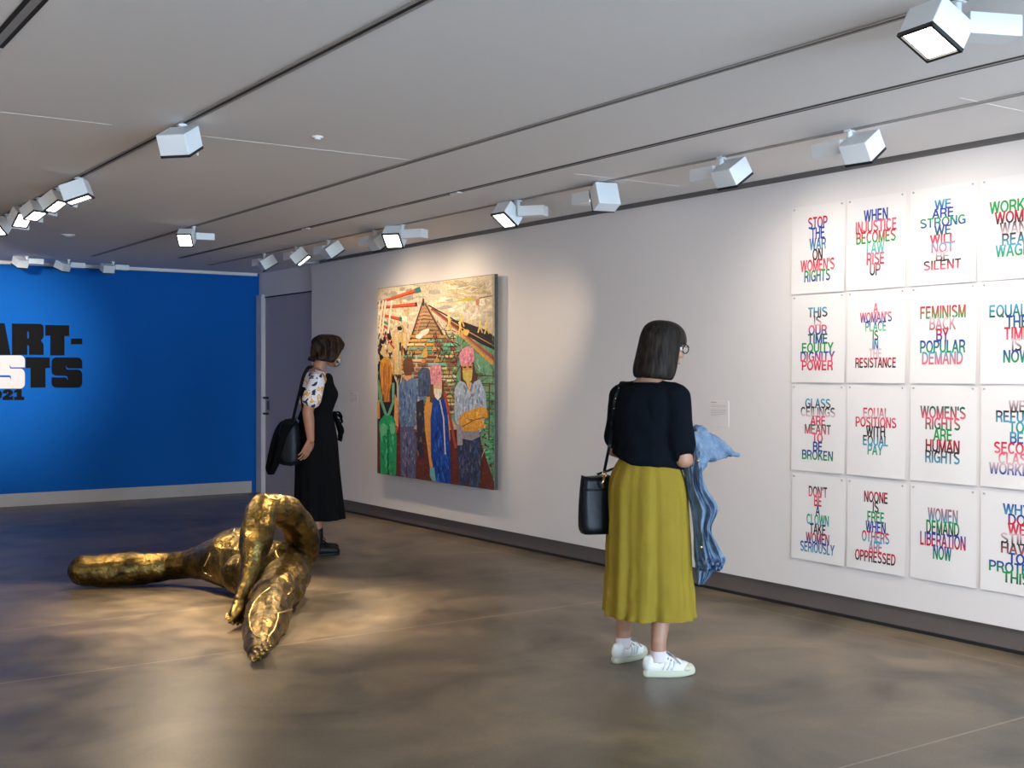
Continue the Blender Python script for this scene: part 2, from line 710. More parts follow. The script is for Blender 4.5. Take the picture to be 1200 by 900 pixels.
track('lighting_track', 'dark recessed lighting track carrying the spotlights over the bronze figure', 1.93, -4, 12.2, .017, M['black'])
track('lighting_track', 'recessed track in middle of ceiling carrying the large near spotlight', 3.345, -4, 12.5, .014, M['black'])
track('lighting_track', 'thin track nearest the white wall carrying its row of spotlights', 4.69, -4, 12.8, .011, M['steel'])
slot2('air_slot', 'double black ceiling slot running between the two right hand tracks', 4.155, -4, 12.2, .016)
slot2('air_slot', 'wide double black ceiling slot in top left corner of view', .905, -4, 4.7, .024)
for i, (y, x0, x1) in enumerate(((5.86, -7, 1.66), (5.88, 1.98, 3.32), (5.73, 4.36, 5.2), (3.21, 4.55, 5.3))):
    bm = bmesh.new()
    box(bm, (x0, y - .006, CEIL - .0012), (x1, y + .006, CEIL))
    struct('trim_%d' % (i + 3), bm, M['seam'])


def sensor(x, y, label, r):
    t = thing('smoke_detector', label, 'smoke detector', (x, y, CEIL))
    b1 = bmesh.new()
    bmesh.ops.create_cone(b1, cap_ends=True, segments=24, radius1=r * .9, radius2=r, depth=.008, matrix=Matrix.Translation((0, 0, -.004)))
    obj('base', b1, M['ceil'], t)
    b2 = bmesh.new()
    bmesh.ops.create_cone(b2, cap_ends=True, segments=20, radius1=r * .45, radius2=r * .6, depth=.008, matrix=Matrix.Translation((0, 0, -.012)))
    obj('cover', b2, M['fixture'], t)


sensor(2.602, 5.561, 'small flush round ceiling fitting near the pale seam', .03)
sensor(2.662, 10.70, 'small white ceiling fitting far back above the blue wall lettering', .06)
for nx, ny, lb in ((4.155, 6.75, 'small bright clip in double ceiling slot, nearer of two'), (4.155, 9.1, 'small bright clip in double ceiling slot, farther of two')):
    bm = bbox((nx - .02, ny - .05, CEIL - .012), (nx + .02, ny + .05, CEIL - .0035), .003)
    tag(obj('slot_clip', bm, M['fixture']), lb, 'ceiling fitting')


# ------------------------------------------------------------------ spotlights
def fixture(x, y, target, label, watt=0.0, cone=30, blend=.6, drop=.085, box_dir=(0, 1), col=(1.0, .80, .58), s=1.0, lens=True, group=None, hd=(.045, .0), rad=.04):
    t = thing('track_spotlight', label, 'spotlight', (x, y, CEIL), 0, group)
    bd = Vector((box_dir[0], box_dir[1], 0)).normalized()
    bs = Vector((bd.y, -bd.x, 0))
    b = bmesh.new()
    cap(b, (0, 0, -.004), .014 * s, (0, 0, -drop + .02), .014 * s, 12)
    box(b, (-.02 * s, -.02 * s, -.012), (.02 * s, .02 * s, -.001))
    obj('stem', b, M['fixture'], t)
    # driver box beside the stem
    mt = Matrix((( bs.x, bd.x, 0, 0), (bs.y, bd.y, 0, 0), (0, 0, 1, 0), (0, 0, 0, 1)))
    b = bbox((-.055 * s, .012 * s, -drop - .035 * s), (.055 * s, .20 * s, -drop + .035 * s), .004, mt)
    obj('driver_box', b, M['fixture'], t)
    # head
    c = Vector((0, 0, -drop - .012)) - bd * .075 * s
    d = (Vector(target) - (Vector((x, y, CEIL)) + c)).normalized()
    hx, hy, hz = frame(d)
    mt = Matrix(((hx.x, hy.x, hz.x, c.x), (hx.y, hy.y, hz.y, c.y), (hx.z, hy.z, hz.z, c.z), (0, 0, 0, 1)))
    w, dp = .075 * s, .05 * s
    b = bmesh.new()
    v = box(b, (-w, -w, -dp), (w, w, dp), mt)
    bmesh.ops.recalc_face_normals(b, faces=b.faces)
    bmesh.ops.bevel(b, geom=b.edges[:], offset=.004, segments=2, profile=.5, affect='EDGES')
    head = obj('lamp_head', b, M['fixture'], t)
    b = bmesh.new()
    for q in ((-w, -w, w, -w + .01 * s), (-w, w - .01 * s, w, w), (-w, -w, -w + .01 * s, w), (w - .01 * s, -w, w, w)):
        box(b, (q[0], q[1], dp - .001), (q[2], q[3], dp + .012 * s), mt)
    obj('rim', b, M['rim'], head)
    b = bmesh.new()
    box(b, (-w + .01 * s, -w + .01 * s, dp), (w - .01 * s, w - .01 * s, dp + .002), mt)
    obj('lens', b, M['lens'] if lens else M['lensoff'], head)
    if watt > 0:
        l = bpy.data.lights.new('beam', 'SPOT')
        l.energy = watt * SPOT_K
        l.color = col
        l.spot_size = R(cone)
        l.spot_blend = blend
        l.shadow_soft_size = rad
        lo = bpy.data.objects.new('beam', l)
        COL.objects.link(lo)
        lo.parent = t
        lo.matrix_local = Matrix.Translation(c + d * (dp + .03 * s)) @ d.to_track_quat('-Z', 'Y').to_matrix().to_4x4()
    return t


FIG = Vector((2.75, 6.85, .2))
WARM, NEUT = (1.0, .76, .50), (1.0, .88, .76)
# row beside the white wall, nearest first
fixture(4.69, 2.35, (5.52, 2.4, 1.4), 'white track spotlight nearest the viewer over the right end of posters', 26, 150, 1, col=NEUT)
fixture(4.69, 3.93, (5.52, 3.95, 1.3), 'large grey spotlight above the third column of posters', 26, 150, 1, col=NEUT)
fixture(4.69, 4.82, (5.52, 4.75, 1.3), 'grey spotlight above first column of posters, second largest of its row', 24, 140, 1, col=NEUT)
fixture(4.69, 5.92, (5.46, 9.0, 1.2), 'white backed spotlight turned to bare wall beyond mustard skirt woman', 210, 46, 1, col=WARM)
fixture(4.69, 6.80, FIG + Vector((.3, -.1, .1)), 'lit spotlight with dark rim hanging by bare wall right of painting', 300, 40, .6, col=WARM, box_dir=(.6, -.8))
fixture(4.69, 8.43, FIG + Vector((.1, .2, .0)), 'lit square spotlight above the right edge of the painting', 240, 40, .6, col=WARM, box_dir=(.5, -.8))
fixture(4.69, 8.90, (5.5, 8.8, 1.4), 'dim grey spotlight close behind the lit one above painting', 38, 140, 1, col=WARM)
fixture(4.69, 9.79, (5.5, 9.6, 1.4), 'small grey spotlight above left part of the painting', 34, 140, 1, col=WARM)
fixture(4.69, 10.47, (5.5, 9.8, 1.3), 'small white spotlight pointing down beyond the left edge of painting', 30, 80, 1, col=WARM)
fixture(4.69, 11.25, (5.5, 11.0, 1.2), 'farthest tiny spotlight of the row beside the white wall', 0, lens=False)
# row over the figure
fixture(1.93, 5.64, FIG + Vector((.0, -.5, .0)), 'lone pale spotlight on left track, nearest above the bronze figure', 120, 50, .7, col=WARM, box_dir=(.45, .9))
fixture(1.93, 7.53, FIG + Vector((-.1, .2, 0)), 'pale spotlight on left track, second nearest, beam pointing down', 110, 56, .7, col=WARM, box_dir=(.35, .95))
fixture(1.93, 8.01, FIG + Vector((.1, .1, .2)), 'lit spotlight on left track showing a black rimmed square lens', 190, 42, .6, col=WARM, box_dir=(.6, .6), s=.8)
fixture(1.93, 8.54, FIG + Vector((-.3, .6, 0)), 'lit spotlight on left track, third from the blue wall end', 160, 42, .6, col=WARM, box_dir=(.6, .6), s=.8)
fixture(1.93, 8.95, FIG + Vector((.1, -.4, 0)), 'lit spotlight on left track, second from the blue wall end', 150, 44, .6, col=WARM, box_dir=(.6, .6), s=.8)
fixture(1.93, 9.54, (0.2, 8.3, 0), 'lit spotlight on left track at frame edge, nearest the blue wall', 90, 50, .6, col=WARM, box_dir=(.8, .3), s=.8)
fixture(1.93, 10.75, (2.55, 13.6, 1.72), 'spotlight at far end of left track turned to the blue wall lettering', 900, 50, 1, col=(1.0, .90, .80))
# added unseen washers on the opposite wall, for warm bounce into the room
for yy, wd, pw in ((3.2, 'first', 330), (6.0, 'second', 330), (8.6, 'third', 220)):
    fixture(-2.0, yy, (-3.2, yy, 1.2), 'added unseen wall washer for bounce on the opposite side, ' + wd + ' from the window', pw, 120, 1, col=WARM, box_dir=(1, 0))
# middle track
fixture(3.345, 1.7, (5.52, 3.9, .95), 'added unseen spotlight on middle track to light the posters evenly', 205, 75, 1, col=NEUT, box_dir=(-.6, -.8))  # lamp added out of view for even light on the posters
fixture(3.345, 2.37, (1.9, 2.6, 0), 'very large near spotlight with glowing square lens at top right', 8, 60, .9, col=NEUT, box_dir=(.75, -.3))
fixture(3.345, 9.487, FIG + Vector((-1.2, .3, 0)), 'lit spotlight on middle track above the black dress woman', 190, 50, .6, col=WARM, box_dir=(.9, -.1), s=.8)
fixture(.2, 11.3, (1.9, 12.9, 0), 'spotlight out of view left of the lettering, lighting the floor by the blue wall', 110, 50, .6, col=WARM)
# by the blue wall
fixture(2.80, 12.9, (2.45, 13.6, 1.0), 'small spotlight by blue wall above the lettering, leftmost of three', 0, drop=.05, box_dir=(1, 0), lens=False, s=.8)
fixture(3.24, 13.0, (2.7, 13.6, .8), 'small spotlight by blue wall right next to the leftmost one', 0, lens=False, drop=.06, box_dir=(1, 0), s=.8)
fixture(3.70, 13.0, (3.6, 13.6, .8), 'small spotlight alone by the blue wall, right of lettering', 0, lens=False, drop=.06, box_dir=(1, 0), s=.8)
# ------------------------------------------------------------------ flat pictures: inks and paints
def lin(c):
    return tuple((v / 12.92 if v <= .04045 else ((v + .055) / 1.055) ** 2.4) for v in c)


def rgb(r, g, b):
    return lin((r / 255, g / 255, b / 255))


class Paint:
    """flat paint areas and strokes laid over each other on a plane X = const, one mesh"""

    def __init__(self, X, step):
        self.v, self.f, self.c, self.X, self.step, self.k = [], [], [], X, step, 0

    def add(self, pts, col):
        x = self.X - self.step * self.k
        self.k += 1
        i = len(self.v)
        self.v += [(x, p[0], p[1]) for p in pts]
        self.f.append(list(range(i, i + len(pts))))
        self.c.append(col)

    def build(self, name, m, parent, offset=(0, 0, 0)):
        me = bpy.data.meshes.new(name)
        me.from_pydata([(a - offset[0], b - offset[1], c - offset[2]) for a, b, c in self.v], [], self.f)
        at_ = me.color_attributes.new('ink', 'FLOAT_COLOR', 'CORNER')
        n = 0
        for f, c in zip(self.f, self.c):
            for _ in f:
                at_.data[n].color = (*c, 1)
                n += 1
        # n-gons that are not convex are triangulated here
        b = bmesh.new()
        b.from_mesh(me)
        bmesh.ops.triangulate(b, faces=b.faces)
        for f in b.faces:
            if f.normal.x > 0:
                f.normal_flip()
        b.to_mesh(me)
        b.free()
        return link(name, me, m, parent)


# ---- the large painting
PX = 5.435
PY0, PY1, PZ0, PZ1 = 8.215, 10.265, .462, 2.241
pt = thing('painting', 'large colourful painting of people in pink hats beside a boardwalk, on the white wall', 'painting', (PX, (PY0 + PY1) / 2, PZ0))
OFF = (PX, (PY0 + PY1) / 2, PZ0)
bm = bbox((0, PY0 - OFF[1], 0), (.03, PY1 - OFF[1], PZ1 - PZ0), .002)
obj('canvas', bm, M['canvas_edge'], pt)
for yy in (-.8, .7):
    bm = bmesh.new()
    box(bm, (.03, yy, .2), (WX - PX, yy + .1, 1.6))
    obj('hanging_batten', bm, M['steel'], pt)
P = Paint(PX - .0006, .0000035)


def uv(c):
    """a point of the picture, measured on an enlarged print, to wall metres"""
    q = on_x(430 + c[0] * 170 / 528, 310 + c[1] * 290 / 900, PX)
    return (min(PY1 - .004, max(PY0 + .004, q.y)), min(PZ1 - .004, max(PZ0 + .004, q.z)))


def A(col, *pts):
    P.add([uv(p) for p in pts], rgb(*col))


rnd = random.Random(5)


def jit(c, a):
    d = rnd.uniform(-a, a)
    return tuple(max(0, min(255, v + d + rnd.uniform(-a, a) * .4)) for v in c)


def stroke(col, w, *pts):
    pts = [Vector((p[0], p[1])) for p in pts]
    ww = w if isinstance(w, (list, tuple)) else [w] * len(pts)
    l, r = [], []
    for i, p in enumerate(pts):
        d = (pts[min(i + 1, len(pts) - 1)] - pts[max(0, i - 1)]).normalized()
        n = Vector((-d.y, d.x)) * ww[i] / 2
        l.append(p + n)
        r.append(p - n)
    A(col, *[tuple(q) for q in l + r[::-1]])


def blob(col, cx, cy, rx, ry, n=14, rough=.18, rot=0):
    q = []
    for i in range(n):
        t = 2 * PI * i / n
        k = 1 + rnd.uniform(-rough, rough)
        x, y = rx * k * math.cos(t), ry * k * math.sin(t)
        q.append((cx + x * math.cos(rot) - y * math.sin(rot), cy + x * math.sin(rot) + y * math.cos(rot)))
    A(col, *q)


def scatter(poly_box, n, cols, lx, ly, rot=.3, j=14):
    x0, y0, x1, y1 = poly_box
    for _ in range(int(n * 2)):
        cx, cy, c_ = rnd.uniform(x0, x1), rnd.uniform(y0, y1), jit(rnd.choice(cols), j)
        a_, b_ = lx * rnd.uniform(.3, .8), ly * rnd.uniform(.5, 1.2)
        if b_ > a_:
            a_ *= .6
        else:
            b_ *= .6
        blob(c_, cx, cy, a_, b_, 8, .35, rnd.uniform(-rot, rot))


CREAM = (208, 192, 164)
A(CREAM, (30, 70), (480, 25), (480, 840), (30, 780))
scatter((40, 60, 470, 240), 90, [(216, 202, 176), (194, 180, 152), (226, 214, 190), (176, 170, 152), (204, 190, 158)], 34, 14)
scatter((60, 85, 160, 130), 10, [(150, 152, 132), (164, 160, 140)], 24, 10)
scatter((290, 60, 460, 120), 24, [(186, 166, 130), (205, 180, 140), (170, 152, 122)], 30, 8)
scatter((300, 130, 440, 190), 22, [(226, 216, 196), (232, 222, 202), (190, 180, 150)], 16, 10)
for _ in range(16):
    x = rnd.uniform(300, 430)
    y = rnd.uniform(60, 120)
    stroke((150, 132, 104), 1.6, (x, y), (x + 14, y + rnd.uniform(-18, 18)), (x + 30, y + rnd.uniform(-10, 10)))
stroke((188, 160, 112), 3, (260, 140), (330, 134), (395, 126), (455, 112))
A((190, 178, 30), (325, 132), (360, 122), (395, 124), (370, 133))
A((196, 120, 96), (395, 128), (412, 124), (408, 150), (398, 148))
stroke((70, 58, 44), 3, (410, 122), (440, 116), (462, 113))
# left stacks of dark figures and pale shapes
scatter((40, 130, 150, 330), 46, [(216, 198, 162), (196, 172, 128), (222, 208, 180), (180, 156, 110)], 16, 12)
scatter((42, 250, 128, 420), 30, [(32, 28, 24), (52, 42, 32), (92, 72, 50)], 12, 20)
for cx, cy in ((60, 300), (84, 285), (122, 250), (104, 300)):
    blob((222, 188, 132), cx, cy - 14, 8, 10)
    blob((34, 28, 24), cx - 2, cy - 18, 9, 8)
    blob((208, 176, 120), cx, cy + 16, 9, 20)
for _ in range(14):
    x = rnd.uniform(90, 150)
    stroke(jit((210, 182, 126), 20), 6, (x, 250), (x + rnd.uniform(-5, 5), 400))
# red logs with green ends
def log(x0, y0, x1, y1, w0, w1, ends=1):
    stroke((206, 84, 40), [w0, w1], (x0, y0), (x1, y1))
    stroke((160, 52, 26), [w0 * .3, w1 * .3], (x0, y0 + w0 * .3), (x1, y1 + w1 * .3))
    if ends:
        stroke((44, 118, 96), [w1 * 1.1, w1 * 1.2], (x1 - (x1 - x0) * .13, y1 - (y1 - y0) * .13), (x1, y1))


log(38, 140, 196, 90, 8, 17)
stroke((44, 110, 90), [8, 8], (38, 142), (58, 135))
log(38, 158, 184, 145, 9, 16, 0)
stroke((70, 56, 44), 15, (176, 146), (183, 145))
log(52, 183, 128, 200, 10, 13)
log(50, 215, 80, 235, 8, 8, 0)
stroke((84, 132, 108), 9, (54, 204), (80, 218))
log(38, 225, 100, 305, 8, 6, 0)
for x in (48, 60, 92, 70):
    stroke((230, 216, 190), 6, (x, 130), (x - 8, 190), (x - 14, 250))
blob((232, 220, 196), 138, 196, 10, 9)
# boardwalk running up to its peak
A((170, 134, 96), (204, 138), (216, 138), (318, 320), (140, 330))
for i in range(26):
    t = i / 25
    y = 152 + t * 165
    hw0, hw1 = 4 + 66 * t, 4 + 92 * t
    stroke(jit((126, 92, 62), 24) if i % 2 else jit((190, 150, 106), 20), 2.4 + 3.5 * t, (208 - hw0, y + 4), (208, y), (210 + hw1, y + 2))
stroke((90, 58, 36), [4, 7], (203, 138), (140, 335))
stroke((196, 130, 100), [3, 7], (208, 150), (160, 330))
stroke((86, 54, 36), [4, 8], (212, 142), (300, 300))
blob((60, 50, 44), 206, 136, 4, 14)
# water
A((116, 164, 128), (262, 262), (300, 250), (474, 300), (474, 780), (440, 760), (310, 560), (262, 420))
scatter((268, 270, 466, 470), 70, [(96, 150, 118), (134, 182, 146), (110, 160, 120), (150, 168, 122)], 9, 20, .4)
scatter((430, 470, 468, 740), 60, [(64, 158, 104), (96, 186, 130), (50, 140, 92), (120, 196, 150)], 14, 5)
# plank piles in the middle
for row in range(20):
    y = 262 + row * 14.5
    x = 128 + max(0, 6 - row) * 5
    while x < 322:
        w = rnd.uniform(16, 46)
        c = rnd.choice([(214, 160, 84), (226, 190, 128), (190, 118, 58), (232, 206, 156), (96, 174, 140), (206, 150, 60), (150, 96, 54), (120, 184, 150)])
        stroke(jit(c, 18), 9, (x, y + rnd.uniform(-2, 2)), (min(x + w, 326), y + rnd.uniform(-2, 2)))
        stroke((44, 34, 26), 2.4, (x, y + 6), (min(x + w, 326), y + 6 + rnd.uniform(-1, 1)))
        x += w + rnd.uniform(1, 8)
scatter((126, 300, 175, 470), 24, [(120, 80, 48), (70, 50, 36), (208, 160, 100)], 7, 14)
blob((236, 222, 200), 208, 248, 22, 12, rot=-.5)
blob((240, 228, 208), 190, 262, 14, 8)
# tangled piles right of the walk
for _ in range(90):
    x = rnd.uniform(225, 360)
    y = 185 + (x - 225) * .55 + rnd.uniform(0, 130)
    stroke(jit((104, 72, 46), 24), rnd.uniform(1.5, 3.4), (x, y), (x + rnd.uniform(-22, 26), y + rnd.uniform(-20, 40)))
for _ in range(70):
    x = rnd.uniform(270, 466)
    y = rnd.uniform(300, 500)
    stroke(jit((96, 66, 44), 18), rnd.uniform(1.8, 3.4), (x, y), (x + rnd.uniform(-30, 30), y + rnd.uniform(-8, 50)))
for y in (410, 440, 470, 500, 530):
    stroke((104, 76, 52), 4, (400, y - 8), (470, y + rnd.uniform(-6, 6)))
stroke((110, 80, 56), 5, (448, 430), (446, 640))
# dark boats and rails
A((44, 38, 32), (300, 200), (345, 205), (440, 240), (474, 262), (474, 310), (420, 290), (320, 232))
for _ in range(22):
    x = rnd.uniform(330, 470)
    stroke(jit((110, 170, 134), 14), 3, (x, 250 + (x - 330) * .45), (x - 10, 282 + (x - 330) * .45))
stroke((58, 40, 32), 5, (225, 148), (300, 190), (472, 288))
stroke((196, 150, 92), 4, (250, 168), (360, 238), (470, 296))
stroke((132, 70, 50), 10, (236, 160), (330, 230), (472, 350))
stroke((190, 128, 92), 5, (240, 168), (340, 246), (466, 352))
stroke((216, 160, 62), [5, 12], (330, 246), (462, 362))
stroke((176, 84, 66), [4, 13], (360, 258), (474, 340))
for x, y, h in ((300, 190, 50), (345, 185, 40), (340, 215, 40), (412, 212, 36), (436, 218, 34)):
    stroke((232, 196, 112), 8, (x, y), (x + 2, y + h * .5))
    stroke((232, 196, 112), 5, (x, y + h * .4), (x - 6, y + h))
    stroke((222, 180, 96), 5, (x + 2, y + h * .4), (x + 10, y + h))
    blob((236, 208, 140), x, y - 4, 5, 7)
blob((230, 188, 90), 362, 246, 12, 12)
# rust coloured ground
RUST = (104, 48, 26)
A(RUST, (34, 520), (130, 540), (170, 610), (330, 600), (420, 660), (466, 790), (466, 840), (34, 790))
scatter((40, 600, 460, 815), 130, [(120, 56, 28), (84, 36, 20), (136, 66, 34), (98, 44, 24)], 10, 5)
scatter((40, 630, 455, 815), 60, [(176, 120, 84), (200, 150, 112), (148, 84, 50)], 2.2, 2)
A((196, 70, 40), (104, 540), (122, 545), (116, 600), (106, 620))
stroke((226, 206, 170), 2, (395, 800), (420, 700), (432, 670))
# person in green dungarees
A((38, 26, 20), (42, 400), (60, 385), (90, 388), (110, 430), (112, 570), (44, 580))
A((222, 160, 96), (104, 470), (116, 500), (116, 590), (100, 580))
A((222, 160, 96), (36, 500), (48, 490), (50, 560), (36, 560))
A((206, 150, 40), (52, 350), (66, 336), (84, 338), (94, 380), (92, 430), (80, 490), (66, 490), (54, 440), (48, 390))
for _ in range(22):
    x = rnd.uniform(56, 88)
    stroke(jit((190, 124, 34), 30), 2.5, (x, 350 + rnd.uniform(0, 20)), (x + rnd.uniform(-6, 6), 430), (x + rnd.uniform(-10, 8), 500))
stroke((110, 168, 120), 10, (42, 420), (52, 490), (76, 560))
stroke((110, 168, 120), 10, (98, 430), (98, 500), (76, 560))
A((44, 160, 94), (46, 572), (64, 548), (94, 550), (106, 570), (110, 640), (108, 780), (84, 780), (80, 660), (76, 780), (52, 775), (50, 650))
scatter((54, 570, 102, 770), 34, [(30, 150, 80), (66, 190, 118), (36, 132, 76), (90, 204, 140)], 6, 12)
stroke((24, 92, 56), 3, (80, 600), (79, 690), (80, 778))
blob((112, 196, 138), 62, 600, 12, 24, rough=.06)
blob((112, 196, 138), 96, 596, 10, 22, rough=.06)
# person in a blue shirt
A((104, 128, 164), (118, 440), (138, 416), (180, 414), (200, 440), (214, 490), (208, 510), (186, 480), (176, 560), (170, 600), (126, 600), (118, 540))
scatter((124, 430, 190, 590), 44, [(120, 146, 180), (88, 112, 150), (146, 166, 190), (70, 92, 132)], 7, 13)
A((220, 160, 112), (140, 392), (164, 392), (166, 412), (148, 424), (138, 414))
A((112, 72, 40), (134, 350), (150, 334), (166, 340), (172, 370), (164, 402), (142, 404), (134, 384))
A((94, 94, 124), (124, 590), (172, 588), (184, 640), (180, 785), (152, 785), (148, 700), (144, 780), (126, 775), (124, 660))
scatter((130, 600, 176, 775), 40, [(112, 112, 142), (76, 78, 110), (140, 138, 160)], 5, 11)
# small figure behind in dark blue
A((74, 88, 114), (188, 390), (205, 372), (228, 378), (236, 420), (234, 480), (190, 480))
scatter((194, 385, 230, 470), 14, [(96, 110, 138), (58, 68, 92)], 6, 10)
blob((216, 168, 80), 214, 322, 10, 18)
blob((226, 140, 60), 208, 352, 8, 8)
A((58, 52, 58), (182, 500), (208, 490), (212, 600), (206, 700), (192, 700), (184, 600))
scatter((184, 540, 210, 700), 12, [(120, 104, 80), (48, 44, 50)], 6, 10)
# person in a long blue dress, pink hat
A((228, 160, 70), (222, 480), (212, 520), (214, 600), (232, 740), (248, 744), (246, 660), (236, 590), (240, 490))
A((228, 160, 70), (288, 480), (302, 540), (306, 640), (296, 660), (284, 560))
A((98, 74, 48), (232, 440), (240, 420), (280, 420), (286, 500), (280, 520), (232, 500))
A((222, 176, 140), (244, 424), (276, 424), (276, 470), (262, 494), (246, 470))
A((238, 228, 210), (248, 452), (274, 452), (272, 480), (260, 494), (250, 480))
A((28, 68, 158), (244, 484), (262, 494), (284, 486), (296, 540), (306, 660), (308, 800), (254, 800), (236, 700), (234, 560))
scatter((244, 510, 300, 795), 52, [(36, 84, 178), (22, 50, 126), (54, 104, 190), (26, 60, 148)], 7, 16)
stroke((206, 196, 204), 5, (268, 492), (282, 560), (288, 690))
stroke((176, 76, 52), 9, (284, 462), (306, 560), (326, 668))
A((224, 146, 158), (232, 374), (240, 366), (272, 366), (276, 430), (236, 436))
scatter((238, 372, 270, 428), 16, [(236, 164, 174), (212, 128, 144)], 6, 7)
A((124, 184, 182), (232, 738), (248, 738), (254, 796), (242, 800), (232, 770))
# person with folded arms, pink hat
A((100, 72, 48), (344, 370), (352, 356), (392, 356), (400, 400), (404, 430), (344, 440))
A((216, 150, 90), (350, 362), (388, 362), (386, 390), (352, 392))
A((214, 188, 92), (350, 386), (388, 382), (384, 420), (370, 436), (354, 416))
A((60, 40, 30), (354, 372), (364, 370), (364, 376), (354, 377))
A((60, 40, 30), (374, 370), (384, 369), (384, 375), (374, 376))
A((172, 188, 206), (322, 450), (340, 422), (360, 430), (376, 470), (392, 428), (414, 416), (436, 470), (440, 540), (416, 610), (340, 620), (322, 560))
scatter((330, 440, 430, 600), 60, [(190, 204, 218), (150, 170, 196), (204, 214, 224), (130, 150, 182)], 8, 13)
A((224, 180, 140), (364, 430), (384, 428), (376, 472))
A((58, 62, 82), (332, 628), (414, 610), (422, 680), (414, 815), (378, 815), (370, 720), (364, 812), (342, 808), (332, 690))
scatter((338, 640, 414, 805), 60, [(72, 78, 104), (44, 46, 66), (62, 84, 132), (90, 96, 118)], 7, 13)
A((150, 146, 152), (344, 600), (412, 596), (414, 626), (384, 640), (344, 632))
A((226, 162, 60), (336, 560), (360, 536), (420, 516), (440, 524), (444, 556), (420, 560), (436, 590), (400, 606), (356, 606), (338, 590))
scatter((346, 530, 436, 600), 22, [(236, 178, 80), (206, 138, 46), (242, 190, 104)], 9, 6)
stroke((130, 80, 40), 3, (350, 590), (392, 566), (430, 556))
A((164, 156, 160), (330, 580), (348, 584), (352, 656), (332, 658))
A((224, 146, 162), (338, 330), (350, 306), (372, 298), (392, 310), (396, 346), (380, 364), (346, 370))
scatter((346, 308, 388, 360), 20, [(236, 166, 180), (210, 128, 146), (230, 156, 168)], 8, 8)
# pale strip of bare canvas at the right edge
A((178, 168, 146), (458, 30), (480, 30), (480, 250), (462, 250))
scatter((458, 250, 472, 800), 30, [(70, 100, 84), (56, 66, 60), (110, 140, 112)], 4, 12)
P.build('painted_picture', M['paint'], pt, OFF)

# ---- sixteen posters
RED, PNK, BLU, BLK, GRN, TEA, PAL, DKT = (196, 24, 58), (226, 92, 116), (22, 66, 150), (44, 38, 42), (26, 148, 76), (70, 158, 186), (214, 184, 192), (20, 96, 84)
MNT, ROS = (110, 200, 150), (170, 100, 112)
YL = [(5.060, 4.652), (4.637, 4.229), (4.200, 3.788), (3.765, 3.353)]
ZT = [(2.425, 1.900), (1.892, 1.368), (1.356, .838), (.815, .304)]
WORDS = {
    (0, 0): ('STOP THE WAR ON WOMEN\'S RIGHTS', (RED, BLU), (BLU, BLU), (BLU, TEA), (BLK, BLK), (RED, PNK), (GRN, BLU)),
    (0, 1): ('WHEN INJUSTICE BECOMES LAW RISE UP', (BLU, BLU), (PNK, RED), (RED, GRN), (MNT, TEA), (PNK, RED), (ROS, BLK)),
    (0, 2): ('WE ARE STRONG WE WILL NOT BE SILENT', (TEA, BLU), (BLU, BLU), (GRN, BLU), (BLU, DKT), (RED, PNK), (TEA, PNK), (PAL, BLK), (BLK, PNK)),
    (0, 3): ('WORKING WOMEN WANT REAL WAGES', (GRN, GRN), (RED, BLK), (BLK, PAL), (BLK, TEA), (TEA, GRN)),
    (1, 0): ('THIS IS OUR TIME EQUITY DIGNITY POWER', (TEA, BLK), (BLK, PAL), (PNK, BLU), (DKT, BLU), (GRN, GRN), (BLU, PNK), (PNK, RED)),
    (1, 1): ('A WOMAN\'S PLACE IS IN THE RESISTANCE', (PNK, PNK), (PNK, BLU), (BLU, MNT), (GRN, BLK), (TEA, BLU), (PAL, PAL), (RED, BLK)),
    (1, 2): ('FEMINISM BACK BY POPULAR DEMAND', (RED, GRN), (PAL, ROS), (RED, BLU), (BLU, GRN), (TEA, PNK)),
    (1, 3): ('EQUALITY THE TIME IS NOW', (TEA, DKT), (BLU, DKT), (RED, PNK), (PAL, BLK), (BLU, GRN)),
    (2, 0): ('GLASS CEILINGS ARE MEANT TO BE BROKEN', (TEA, BLK), (BLK, PAL), (PNK, RED), (DKT, PNK), (PNK, RED), (BLU, BLU), (BLU, GRN)),
    (2, 1): ('EQUAL POSITIONS WITH EQUAL PAY', (RED, PAL), (PNK, RED), (BLK, BLK), (BLK, TEA), (TEA, GRN)),
    (2, 2): ('WOMEN\'S RIGHTS ARE HUMAN RIGHTS', (DKT, PNK), (PNK, DKT), (GRN, GRN), (RED, BLK), (BLK, TEA)),
    (2, 3): ('WE REFUSE TO BE SECOND CLASS WORKERS', (PAL, BLK), (BLK, TEA), (TEA, GRN), (TEA, BLU), (RED, PNK), (PNK, PAL), (PAL, BLU)),
    (3, 0): ('DON\'T BE A CLOWN TAKE WOMEN SERIOUSLY', (BLK, PNK), (PNK, RED), (BLU, BLK), (GRN, TEA), (BLK, BLK), (RED, BLU), (BLU, TEA)),
    (3, 1): ('NOONE IS FREE WHEN OTHERS ARE OPPRESSED', (RED, BLK), (BLK, BLK), (GRN, GRN), (BLU, BLU), (RED, TEA), (TEA, PNK), (RED, BLK)),
    (3, 2): ('WOMEN DEMAND LIBERATION NOW', (ROS, TEA), (GRN, BLK), (BLU, RED), (BLU, GRN)),
    (3, 3): ('WHY DO WE STILL HAVE TO PROTEST THIS', (BLU, TEA), (BLU, RED), (RED, PNK), (PAL, BLK), (BLK, ROS), (BLU, BLU), (BLU, GRN), (GRN, DKT)),
}
